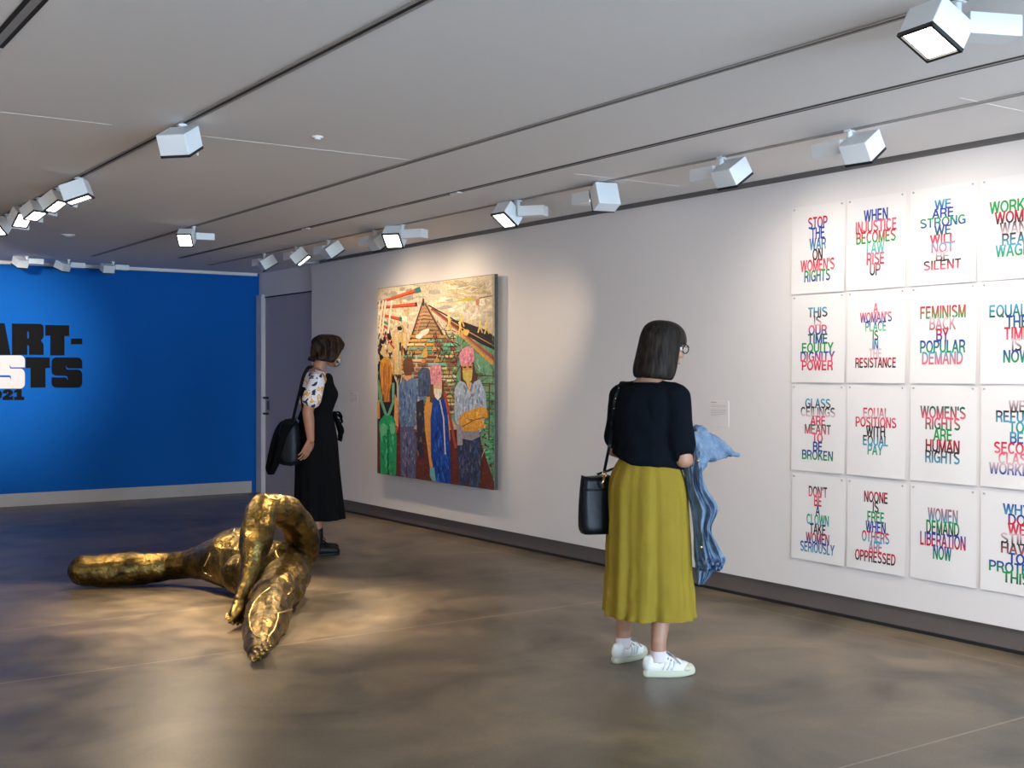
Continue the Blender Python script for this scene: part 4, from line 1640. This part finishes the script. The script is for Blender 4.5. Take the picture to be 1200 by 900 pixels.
hair_shell('hair', [(.127, .012, .012, -.01), (.124, .040, .044, -.01), (.110, .066, .078, -.008), (.085, .086, .103, -.006), (.045, .096, .117, -.006), (0, .101, .119, -.010), (-.06, .107, .120, -.016), (-.11, .110, .120, -.022), (-.145, .106, .112, -.026), (-.160, .094, .098, -.028), (-.158, .07, .07, -.026), (-.13, .045, .045, -.02)],
           M['hairA'], A_.t, HA, R(52), .060, .022, wavA)
# glasses
gl = bmesh.new()
for sx in (-1, 1):
    ring = [HA @ V(sx * .034 + .027 * math.cos(2 * PI * i / 20), .104, .0 + .021 * math.sin(2 * PI * i / 20)) for i in range(21)]
    tube(gl, ring, .0028, 6)
    tube(gl, [HA @ V(sx * .061, .103, .006), HA @ V(sx * .078, .095, .008), HA @ V(sx * .083, .02, .006), HA @ V(sx * .080, -.015, -.01)], .0028, 6)
tube(gl, [HA @ V(-.008, .105, .004), HA @ V(0, .112, .006), HA @ V(.008, .105, .004)], .0025, 6)
obj('glasses', gl, M['glasses'], A_.t, True)


def sneaker(P_, f, az, lenk=1.0):
    a = -R(az) + P_.az
    T = Matrix.Translation((f.x, f.y, 0)) @ Matrix.Rotation(a, 4, 'Z')

    def T3(x, y, z):
        return T @ V(x, y * lenk, z)
    out = []
    for i in range(40):
        t = i / 40
        yy = -.075 + .255 * (.5 - .5 * math.cos(2 * PI * t))
        s = 1 if t < .5 else -1
        u = (yy + .075) / .255
        wd = .036 * (math.sin(PI * min(1, max(0, .08 + u * .9))) ** .45) * (1 + .22 * math.sin(PI * u * .9 + .3) * u)
        if u < .02 or u > .985:
            wd *= .55
        out.append((s * wd, yy))
    b = bmesh.new()
    rings = []
    for z, k in ((0.0, .96), (.006, 1.0), (.024, 1.0), (.028, .97)):
        rings.append([T3(x * k, (y - .05) * k + .05, z + max(0, (y - .12)) * .12) for x, y in out])
    tube_rings(b, rings)
    sole = obj('sole', b, M['sole'], P_.t, True)
    b = bmesh.new()
    def c(p, r, q, s, sq=1.0):
        cap(b, T3(*p), r, T3(*q), s, 14, sq)
    c((0, -.045, .050), .032, (0, -.035, .070), .032)
    c((0, -.03, .050), .033, (0, .06, .046), .036)
    c((0, .04, .046), .036, (0, .120, .036), .034)
    c((0, .02, .075), .022, (0, .09, .056), .026)
    c((0, .03, .090), .019, (0, .05, .078), .02)
    c((0, -.062, .085), .012, (0, -.06, .060), .020)
    up = fuse('upper', b, .005, M['sneaker'], P_.t, 4)
    for v in up.data.vertices:
        v.co.z = max(v.co.z, .02)
    b = bmesh.new()
    c2 = T3(0, .128, .036)
    ell(b, c2, (.036, .036, .026), Matrix.Rotation(a, 3, 'Z'))
    cap(b, T3(0, .142, .035), .026, T3(0, .152, .033), .024)
    tc_ = fuse('toe_cap', b, .005, M['toe'], P_.t, 4)
    for v in tc_.data.vertices:
        v.co.z = max(v.co.z, .022)
    b = bmesh.new()
    for k in range(5):
        y = .045 + k * .014
        z = .096 - k * .0075
        tube(b, [T3(-.026, y - .004, z - .014), T3(0, y + .004, z + .002), T3(.026, y - .004, z - .014)], .0032, 6)
    for sx in (-1, 1):
        tube(b, [T3(0, .045, .103), T3(sx * .018, .05, .112), T3(sx * .03, .06, .098), T3(sx * .012, .05, .10)], .003, 6)
        tube(b, [T3(0, .045, .103), T3(sx * .026, .075, .088), T3(sx * .036, .10, .062)], .003, 6)
    obj('laces', b, M['lace'], up, True)
    for sx in (-1, 1):
        for k in range(3):
            b = bmesh.new()
            y = .012 + k * .022
            q = [T3(sx * .039, y, .034), T3(sx * .039, y + .011, .034), T3(sx * .031, y + .026, .068), T3(sx * .031, y + .016, .068)]
            q2 = [p + (T.to_3x3() @ V(sx * .004, 0, .001)) for p in q]
            tube_rings(b, [q, q2])
            obj('side_panel', b, M['stripe'], up)
    b = bmesh.new()
    loft(b, [(.07, f.x, f.y - .005, .037, .040), (.095, f.x, f.y - .003, .036, .038), (.116, f.x, f.y, .038, .039), (.120, f.x, f.y, .037, .038), (.115, f.x, f.y, .034, .035)], 24, 4)
    obj('sock', b, M['sock'], P_.t, True)


sneaker(A_, ra_, 118, .98)
sneaker(A_, la_, 80, .98)

# ---- her denim jacket, over the forearm
JO = at(826, 560, 5.72)
jk = thing('denim_jacket', 'light blue denim jacket hanging over the forearm of the mustard skirt woman', 'jacket', JO)


def jp(x, y, d):
    return at(x, y, d) - JO


def drape(bm, rows, seed, amp=.16, n=44, m=6, depth=1.0):
    """rows: px left, px right, py, distance, half depth (m)"""
    rs = smooth_rows(rows, m)
    rings = []
    cr = Vector((math.cos(YAW), -math.sin(YAW), 0))
    cf = Vector((math.sin(YAW), math.cos(YAW), 0))
    for k, (xl, xr, y, d, hd_) in enumerate(rs):
        c = jp((xl + xr) / 2, y, d)
        hw = (xr - xl) / 2 * d / FPX
        ring = []
        for i in range(n):
            th = 2 * PI * i / n
            q = 1 + amp * (math.sin(5 * th + seed + k * .10) * .6 + math.sin(8 * th + 2 * seed - k * .13) * .5 + noise.noise(Vector((math.cos(th) * 1.4, math.sin(th) * 1.4 + seed, k * .16))) * .9)
            ring.append(c + cr * hw * math.cos(th) * (q if abs(math.cos(th)) < .92 else 1) + cf * hd_ * math.sin(th) * q)
        rings.append(ring)
    tube_rings(bm, rings)


def pleated(bm, rows, seed, hd_, n=150, m=9, amp=1.0, lobes=((3, .30), (5, .26), (9, .16), (14, .07)), drift=.9):
    """hanging cloth: px left, px right, py, distance; deep folds that wander as they fall"""
    rs = smooth_rows(rows, m)
    cr_ = Vector((math.cos(YAW), -math.sin(YAW), 0))
    cf_ = Vector((math.sin(YAW), math.cos(YAW), 0))
    rings = []
    for k, (xl, xr, y, d) in enumerate(rs):
        t = k / (len(rs) - 1)
        c = jp((xl + xr) / 2, y, d)
        hw = (xr - xl) / 2 * d / FPX
        ring = []
        for i in range(n):
            th = 2 * PI * i / n
            q = 0
            for f_, a_ in lobes:
                s_ = math.sin(f_ * th + seed * f_ + drift * math.sin(2.5 * t + f_) + 1.5 * noise.noise(Vector((t * 4, f_, seed))))
                q += a_ * (1 - 2 * abs(s_) ** .7)
            q = 1 + amp * q * (.35 + .65 * abs(math.sin(th)))
            ring.append(c + cr_ * hw * math.cos(th) * (1 + .12 * (q - 1)) + cf_ * hd_ * math.sin(th) * q + Vector((0, 0, .006 * (q - 1))))
        rings.append(ring)
    tube_rings(bm, rings)


bm = bmesh.new()
pleated(bm, [(801, 822, 528, 5.70), (800, 822, 542, 5.70), (802, 823, 556, 5.70), (804, 828, 572, 5.70), (808, 840, 590, 5.70), (810, 841, 600, 5.70), (812, 834, 616, 5.70), (813, 836, 628, 5.70), (813, 843, 642, 5.70), (814, 849, 654, 5.70), (815, 848, 660, 5.70)], 1.3, .075)
jbody = obj('jacket_body', bm, M['denim'], jk, True)
bm = bmesh.new()
chain(bm, [(jp(812, 516, 5.72), .040), (jp(818, 512, 5.74), .052), (jp(824, 520, 5.75), .055), (jp(818, 536, 5.72), .05), (jp(812, 548, 5.70), .042)], 16)
roll = fuse('rolled_body', bm, .006, M['denim'], jbody, 4)
def crumple(o, f, a1, a2):
    def h(c):
        r1 = abs(noise.noise(Vector((c.x * f + 3, c.y * f, c.z * f * .38)))) - .22
        r2 = abs(noise.noise(Vector((c.x * f * 2.3 + c.z * 9, c.y * f * 2.3, c.z * f * .9 + 4)))) - .2
        return r1 * a1 + r2 * a2
    displace(o, h)


crumple(roll, 15, -.040, -.014)
bm = bmesh.new()
chain(bm, [(jp(816, 520, 5.74), .058), (jp(828, 519, 5.76), .052), (jp(838, 523, 5.78), .047), (jp(848, 528, 5.79), .034), (jp(857, 531, 5.8), .020), (jp(863, 532, 5.8), .014)], 18, .8)
chain(bm, [(jp(822, 530, 5.72), .035), (jp(836, 533, 5.75), .028), (jp(848, 534, 5.78), .018)], 14)
sl = fuse('sleeve', bm, .006, M['denim'], jk, 3)
crumple(sl, 13, -.045, -.012)
bm = bmesh.new()
chain(bm, [(jp(858, 531.5, 5.8), .019), (jp(864, 533, 5.8), .015)], 16, .7)
obj('cuff', bm, M['denim'], sl, True)
bm = bmesh.new()
pleated(bm, [(813.5, 849.5, 652, 5.70), (814.5, 849.5, 658, 5.70), (815, 847, 665, 5.70), (816, 845, 667, 5.70)], 1.3, .08)
obj('hem_band', bm, M['denim_dark'], jbody, True)
bm = bmesh.new()
pleated(bm, [(815, 838, 660, 5.74), (816, 834, 672, 5.74), (816, 825, 684, 5.74)], .4, .03)
obj('tail', bm, M['denim'], jbody, True)
for x, y, d in ((818, 540, 5.63), (822, 641, 5.62)):
    b = bmesh.new()
    ell(b, jp(x, y, d), (.008, .008, .008), None, 10)
    obj('button', b, M['gilt'], jbody, True)

# ---- her handbag
BO = at(698, 592, 5.86)
bg = thing('handbag', 'black leather bucket handbag hanging at the side of the mustard skirt', 'handbag', BO)


def bp_(x, y, d):
    return at(x, y, d) - BO


bm = bmesh.new()
bz = BO.z
ztop, zbot = at(698, 560, 5.86).z - bz, at(698, 625, 5.86).z - bz
RZ = Matrix.Rotation(-R(20), 4, 'Z')
rings = []
for t in [i / 16 for i in range(17)]:
    z = zbot + (ztop - zbot) * t
    hx = .080 - .012 * t + .006 * math.sin(PI * t)
    hy = .058 * (1 - .35 * t)
    if t < .08:
        hx, hy = hx - .012 * (1 - t / .08), hy - .012 * (1 - t / .08)
    ring = []
    for i in range(48):
        th = 2 * PI * i / 48
        c_, s_ = math.cos(th), math.sin(th)
        ex = .45
        x = math.copysign(abs(c_) ** ex, c_) * hx
        y = math.copysign(abs(s_) ** ex, s_) * hy * (1 + .06 * math.sin(5 * th) * t)
        ring.append(RZ @ V(x, y, z + (.014 * abs(c_) ** 2 * t)))
    rings.append(ring)
tube_rings(bm, rings)
bagb = obj('bag_body', bm, M['leather'], bg, True)
bm = bmesh.new()
for t in (.80,):
    z = zbot + (ztop - zbot) * t
    rr = []
    for i in range(49):
        th = 2 * PI * i / 48
        c_, s_ = math.cos(th), math.sin(th)
        rr.append(RZ @ V(math.copysign(abs(c_) ** .45, c_) * .073, math.copysign(abs(s_) ** .45, s_) * .046, z))
    ribbon(bm, rr, .010, .003, (0, 0, 1))
obj('drawstring', bm, M['leather'], bagb, True)
tt = bvh_of(tee)


def on_tee(x, y):
    o_, d_ = A_.ray(x, y)
    h = tt.ray_cast(o_, d_)
    p = h[0] + h[1] * .006
    return A_.o + A_.r * p.x + A_.f * p.y + Vector((0, 0, p.z)) - BO


sp_ = [bp_(708, 553, 5.82), bp_(711, 538, 5.76), bp_(714.5, 520, 5.72)]
for q in ((718, 500), (720, 485), (722, 470), (725, 458)):
    sp_.append(on_tee(*q))
e = A_.o + A_.r * -.150 + A_.f * .0 + Vector((0, 0, 1.382)) - BO
sp_.append(e)
for q in (V(-.150, .075, 1.32), V(-.165, .14, 1.15), V(-.23, .13, .98)):
    sp_.append(A_.o + A_.r * q.x + A_.f * q.y + Vector((0, 0, q.z)) - BO)
sp_.append(bp_(700, 556, 5.95))
rows = smooth_rows([tuple(p) for p in sp_], 5)
bm = bmesh.new()
ribbon(bm, rows, .014, .004, tuple(Vector((math.cos(YAW), -math.sin(YAW), 0))))
strap = obj('strap', bm, M['leather'], bg)
for i in (22, 26, 31):
    b = bmesh.new()
    ell(b, Vector(rows[i]) + Vector((-.003, -.006, 0)), (.004, .004, .004), None, 8)
    obj('stud', b, M['gilt'], strap, True)
bm = bmesh.new()
tube(bm, [bp_(708, 556, 5.80) + V(.012 * math.cos(a), 0, .014 * math.sin(a)) for a in [2 * PI * i / 14 for i in range(15)]], .0035, 6)
obj('ring', bm, M['gilt'], bg, True)
bm = bmesh.new()
tube(bm, [bp_(708, 560, 5.79), bp_(706, 566, 5.785), bp_(707, 572, 5.79)], .006, 6)
obj('clasp', bm, M['gilt'], bg, True)

# ---- woman in the black dress, looking at the painting
B_ = Person('person in long black dress with floral sleeve and short wavy hair, looking at the painting', Vector((4.035, 8.64, 0)), 100)
HB = Matrix.Translation((.0, .098, 1.585)) @ Matrix.Rotation(R(28), 4, 'Z') @ Matrix.Rotation(R(-3), 4, 'X')
bm = bmesh.new()
head_parts(bm, HB, 1.0)
chain(bm, [(V(0, -.005, 1.40), .056), (V(0, .02, 1.48), .050), (V(0, .05, 1.55), .05)], 18)
for s in (-1, 1):
    chain(bm, [(V(0, -.005, 1.43), .05), (V(s * .09, -.015, 1.405), .045), (V(s * .165, -.015, 1.375), .05)], 14)
ell(bm, (0, .005, 1.28), (.140, .095, .15))
ell(bm, (0, .005, 1.13), (.120, .085, .13))
ell(bm, (0, -.01, .95), (.155, .115, .14))
for s in (-1, 1):
    ell(bm, (s * .07, .085, 1.26), (.055, .05, .055))
RSb, REb, RWb = V(.178, -.045, 1.37), V(.215, -.125, 1.135), V(.225, -.105, .915)
LSb, LEb, LWb = V(-.178, 0, 1.37), V(-.22, -.03, 1.12), V(-.20, .10, .92)
chain(bm, [(RSb, .052), (RSb.lerp(REb, .5), .049), (REb, .042)], 14)
chain(bm, [(REb, .042), (REb.lerp(RWb, .3), .043), (RWb, .028)], 14)
chain(bm, [(LSb, .05), (LSb.lerp(LEb, .5), .047), (LEb, .04)], 14)
chain(bm, [(LEb, .04), (LEb.lerp(LWb, .3), .041), (LWb, .028)], 14)
hand(bm, RWb, (-.1, -.38, -1), (-.6, -.75, .2), (-.35, .85, -.25), .28, 1.0)
hand(bm, LWb, (.3, .45, -.9), (1, 0, .2), (0, .9, .4), .4, 1.0)
rb_, lb_ = V(.07, -.01, 0), V(-.09, .03, 0)
for s, f in ((1, rb_), (-1, lb_)):
    chain(bm, [(V(s * .09, -.01, .90), .086), (V(s * .085, .01, .50), .056), (V(f.x, f.y - .015, .36), .052), (V(f.x, f.y, .15), .036), (V(f.x, f.y, .07), .034)], 18)
    cap(bm, V(f.x, f.y, .06), .03, V(f.x, f.y + .08, .045), .025)
bodyB = fuse('body', bm, .0042, M['skinB'], B_.t, 4, .5)
eyes(HB, B_.t)
# floral top under the dress
bm = bmesh.new()
for s, S0, E0 in ((1, RSb, REb), (-1, LSb, LEb)):
    e = S0.lerp(E0, .62) + V(s * .008, 0, 0)
    chain(bm, [(V(s * .085, -.012, 1.395), .060), (S0 + V(0, 0, -.008), .064), (S0.lerp(E0, .35) + V(s * .006, 0, 0), .070), (e, .074)], 18)
loft(bm, [(1.22, 0, .005, .150, .108), (1.33, 0, -.002, .152, .105), (1.40, 0, -.004, .142, .098), (1.435, 0, -.002, .100, .082)], 40, 5)
top = fuse('floral_top', bm, .007, M['floral'], B_.t, 3)
# pinafore dress
bm = bmesh.new()
loft(bm, [(1.425, .0, .016, .096, .084), (1.40, 0, .016, .132, .106), (1.34, -.006, .018, .158, .118), (1.26, -.004, .024, .166, .146), (1.17, 0, .012, .150, .128), (1.11, 0, .004, .142, .120), (1.02, 0, .0, .160, .140), (.90, 0, -.002, .182, .160), (.7, 0, .006, .19, .166), (.5, 0, .014, .205, .176), (.33, 0, .02, .218, .188), (.285, 0, .02, .222, .190), (.29, 0, .02, .215, .184)], 120, 8,
     lambda th, t: 1 + max(0, t - .38) * .085 * (math.sin(6 * th + .5) + .7 * math.sin(11 * th + 2) + .4 * math.sin(17 * th)), caps=False)
dr = obj('dress', bm, M['dress'], B_.t, True)
md = dr.modifiers.new('thickness', 'SOLIDIFY')
md.thickness = .003
# bow at the front of the waist
bm = bmesh.new()
for k, q in enumerate(([(0, .14, 1.11), (.02, .175, 1.115), (.03, .195, 1.07), (.02, .165, 1.06), (0, .14, 1.10)], [(0, .14, 1.11), (.0, .19, 1.08), (.0, .205, 1.03), (-.005, .16, 1.05), (0, .14, 1.10)])):
    ribbon(bm, smooth_rows(q, 5), .045, .006, (1, 0, .2))
for q in ([(.01, .14, 1.10), (.025, .165, 1.02), (.03, .185, .94), (.025, .178, .89)], [(-.01, .14, 1.10), (.0, .18, 1.03), (.0, .205, .97), (.0, .185, .92)]):
    ribbon(bm, smooth_rows(q, 5), .06, .006, (1, .3, 0))
ell(bm, (0, .145, 1.105), (.022, .02, .02))
obj('bow', bm, M['dress'], dr, True)
# hair, waves and a flick at the nape
def wavB(th, z):
    return .07 * math.sin(6 * th + z * 34) + .05 * math.sin(11 * th - z * 44 + 1) + .02 * math.sin(27 * th + z * 14)


def flickB(th, z):
    a = abs((th + PI) % (2 * PI) - PI)
    q = max(0, min(1, (-z - .03) / .055)) * max(0, (a - 1.2) / 1.9)
    return (-.012 * q * (1 if math.sin(th) < 0 else -1), -.045 * q, .022 * q * q)


hair_shell('hair', [(.145, .012, .012, -.01), (.142, .05, .055, -.01), (.125, .084, .096, -.012), (.09, .108, .122, -.014), (.045, .116, .130, -.016), (0, .116, .128, -.022), (-.04, .112, .120, -.030), (-.062, .102, .108, -.036), (-.078, .088, .092, -.036), (-.074, .06, .06, -.03), (-.05, .045, .045, -.02)],
           M['hairB'], B_.t, HB, R(58), .060, .030, wavB, 90, flickB)
# pale face mask
bm = bmesh.new()
MS = HB @ Matrix.Translation((0, .060, -.060))
bmesh.ops.create_uvsphere(bm, u_segments=24, v_segments=16, radius=1.0, matrix=MS @ Matrix.Diagonal((.062, .056, .050, 1)))
mk = obj('face_mask', bm, M['mask'], B_.t, True)
bm = bmesh.new()
for sx in (-1, 1):
    tube(bm, [HB @ V(sx * .06, .06, -.04), HB @ V(sx * .078, .02, -.015), HB @ V(sx * .08, -.025, -.01), HB @ V(sx * .074, .02, -.045), HB @ V(sx * .06, .055, -.075)], .002, 6)
obj('ear_loop', bm, M['mask'], mk, True)
# boots with laces
for s, f in ((1, rb_), (-1, lb_)):
    b = bmesh.new()
    chain(b, [(V(f.x, f.y, .20), .043), (V(f.x, f.y, .10), .044), (V(f.x, f.y - .01, .055), .042)], 16)
    chain(b, [(V(f.x, f.y - .03, .045), .038), (V(f.x, f.y + .07, .042), .038), (V(f.x + .01, f.y + .14, .036), .034)], 16)
    bt = fuse('boot', b, .006, M['shoe_black'], B_.t, 4)
    for v in bt.data.vertices:
        v.co.z = max(v.co.z, .004)
    b = bmesh.new()
    rr = []
    for z in (.0005, .018):
        rr.append([V(f.x + (.04 + .006 * math.sin(q)) * math.cos(q) + .004, f.y + .045 + .13 * math.sin(q), z) for q in [2 * PI * i / 28 for i in range(28)]])
    tube_rings(b, rr)
    obj('boot_sole', b, M['black'], bt, True)
    b = bmesh.new()
    for k in range(4):
        tube(b, [V(f.x - .02, f.y + .035 + k * .018, .095 - k * .012), V(f.x, f.y + .042 + k * .018, .102 - k * .012), V(f.x + .02, f.y + .035 + k * .018, .095 - k * .012)], .003, 6)
    tube(b, [V(f.x, f.y + .04, .105), V(f.x + .03, f.y + .04, .125), V(f.x + .035, f.y + .06, .10)], .003, 6)
    obj('laces', b, M['blackcloth'], bt, True)

# ---- her bag, and the dark jacket over it
QO = at(338, 520, 9.25)
bag = thing('handbag', 'black leather shoulder bag behind the hand of the black dress woman', 'handbag', QO)


def qp(x, y, d):
    return at(x, y, d) - QO


bm = bmesh.new()
cr = Vector((math.cos(YAW), -math.sin(YAW), 0))
cf = Vector((math.sin(YAW), math.cos(YAW), 0))
rings = []
for xl, xr, y, hd_ in smooth_rows([(334, 346, 491, .03), (328, 351, 500, .05), (326, 353, 520, .06), (325, 354, 536, .065), (327, 352, 543, .06), (331, 348, 544.5, .045)], 5):
    c = qp((xl + xr) / 2, y, 9.25)
    hw = (xr - xl) / 2 * 9.25 / FPX
    rings.append([c + cr * hw * math.cos(t) + cf * hd_ * math.sin(t) for t in [2 * PI * i / 36 for i in range(36)]])
tube_rings(bm, rings)
bb_ = obj('bag_body', bm, M['leather'], bag, True)
bm = bmesh.new()
tube(bm, [qp(327, 538, 9.25) + cf * -.075, qp(334, 543, 9.25) + cf * -.085, qp(344, 544, 9.25) + cf * -.085, qp(351, 541, 9.25) + cf * -.07], .008, 8)
obj('piping', bm, M['leather'], bb_, True)
bm = bmesh.new()
rows = smooth_rows([tuple(qp(343, 494, 9.2)), tuple(qp(346, 480, 9.2)), tuple(qp(351, 460, 9.2)), tuple(qp(356, 440, 9.22)), tuple(qp(362, 430.5, 9.28)), tuple(qp(366, 432, 9.4)), tuple(qp(362, 460, 9.5)), tuple(qp(350, 492, 9.34))], 6)
ribbon(bm, rows, .026, .006, (.6, .2, 0))
obj('strap', bm, M['leather'], bag)
bm = bmesh.new()
tube(bm, [qp(344.5, 494, 9.17), qp(346, 492, 9.16), qp(348, 488, 9.16)], .004, 6)
obj('buckle', bm, M['steel'], bag, True)

KO = at(325, 530, 9.3)
coat = thing('folded_jacket', 'black cloth jacket draped over the shoulder bag of the black dress woman', 'jacket', KO)


def kp(x, y, d):
    return at(x, y, d) - KO


bm = bmesh.new()
rings = []
for k, (xl, xr, y, hd_) in enumerate(smooth_rows([(339, 347, 490.5, .03), (330, 345, 494, .05), (323, 341, 503, .07), (318, 336, 516, .075), (315, 330, 530, .07), (313, 326, 542, .06), (312, 324, 549, .05), (314, 321, 556, .03)], 6)):
    c = kp((xl + xr) / 2, y, 9.32)
    hw = (xr - xl) / 2 * 9.32 / FPX
    rings.append([c + (cr * hw * math.cos(t) + cf * hd_ * math.sin(t)) * (1 + .07 * math.sin(6 * t + k * .2) + .05 * math.sin(10 * t)) for t in [2 * PI * i / 40 for i in range(40)]])
tube_rings(bm, rings)
obj('cloth', bm, M['blackcloth'], coat, True)
bm = bmesh.new()
rings = []
for k, (xl, xr, y, hd_) in enumerate(smooth_rows([(331, 346, 497, .05), (327, 338, 512, .05), (323, 332, 530, .045), (319, 327, 545, .04), (315, 322, 553, .03)], 6)):
    c = kp((xl + xr) / 2, y, 9.22)
    hw = (xr - xl) / 2 * 9.32 / FPX
    rings.append([c + (cr * hw * math.cos(t) + cf * hd_ * math.sin(t)) * (1 + .08 * math.sin(5 * t + k * .2)) for t in [2 * PI * i / 30 for i in range(30)]])
tube_rings(bm, rings)
obj('sleeve', bm, M['blackcloth'], coat, True)
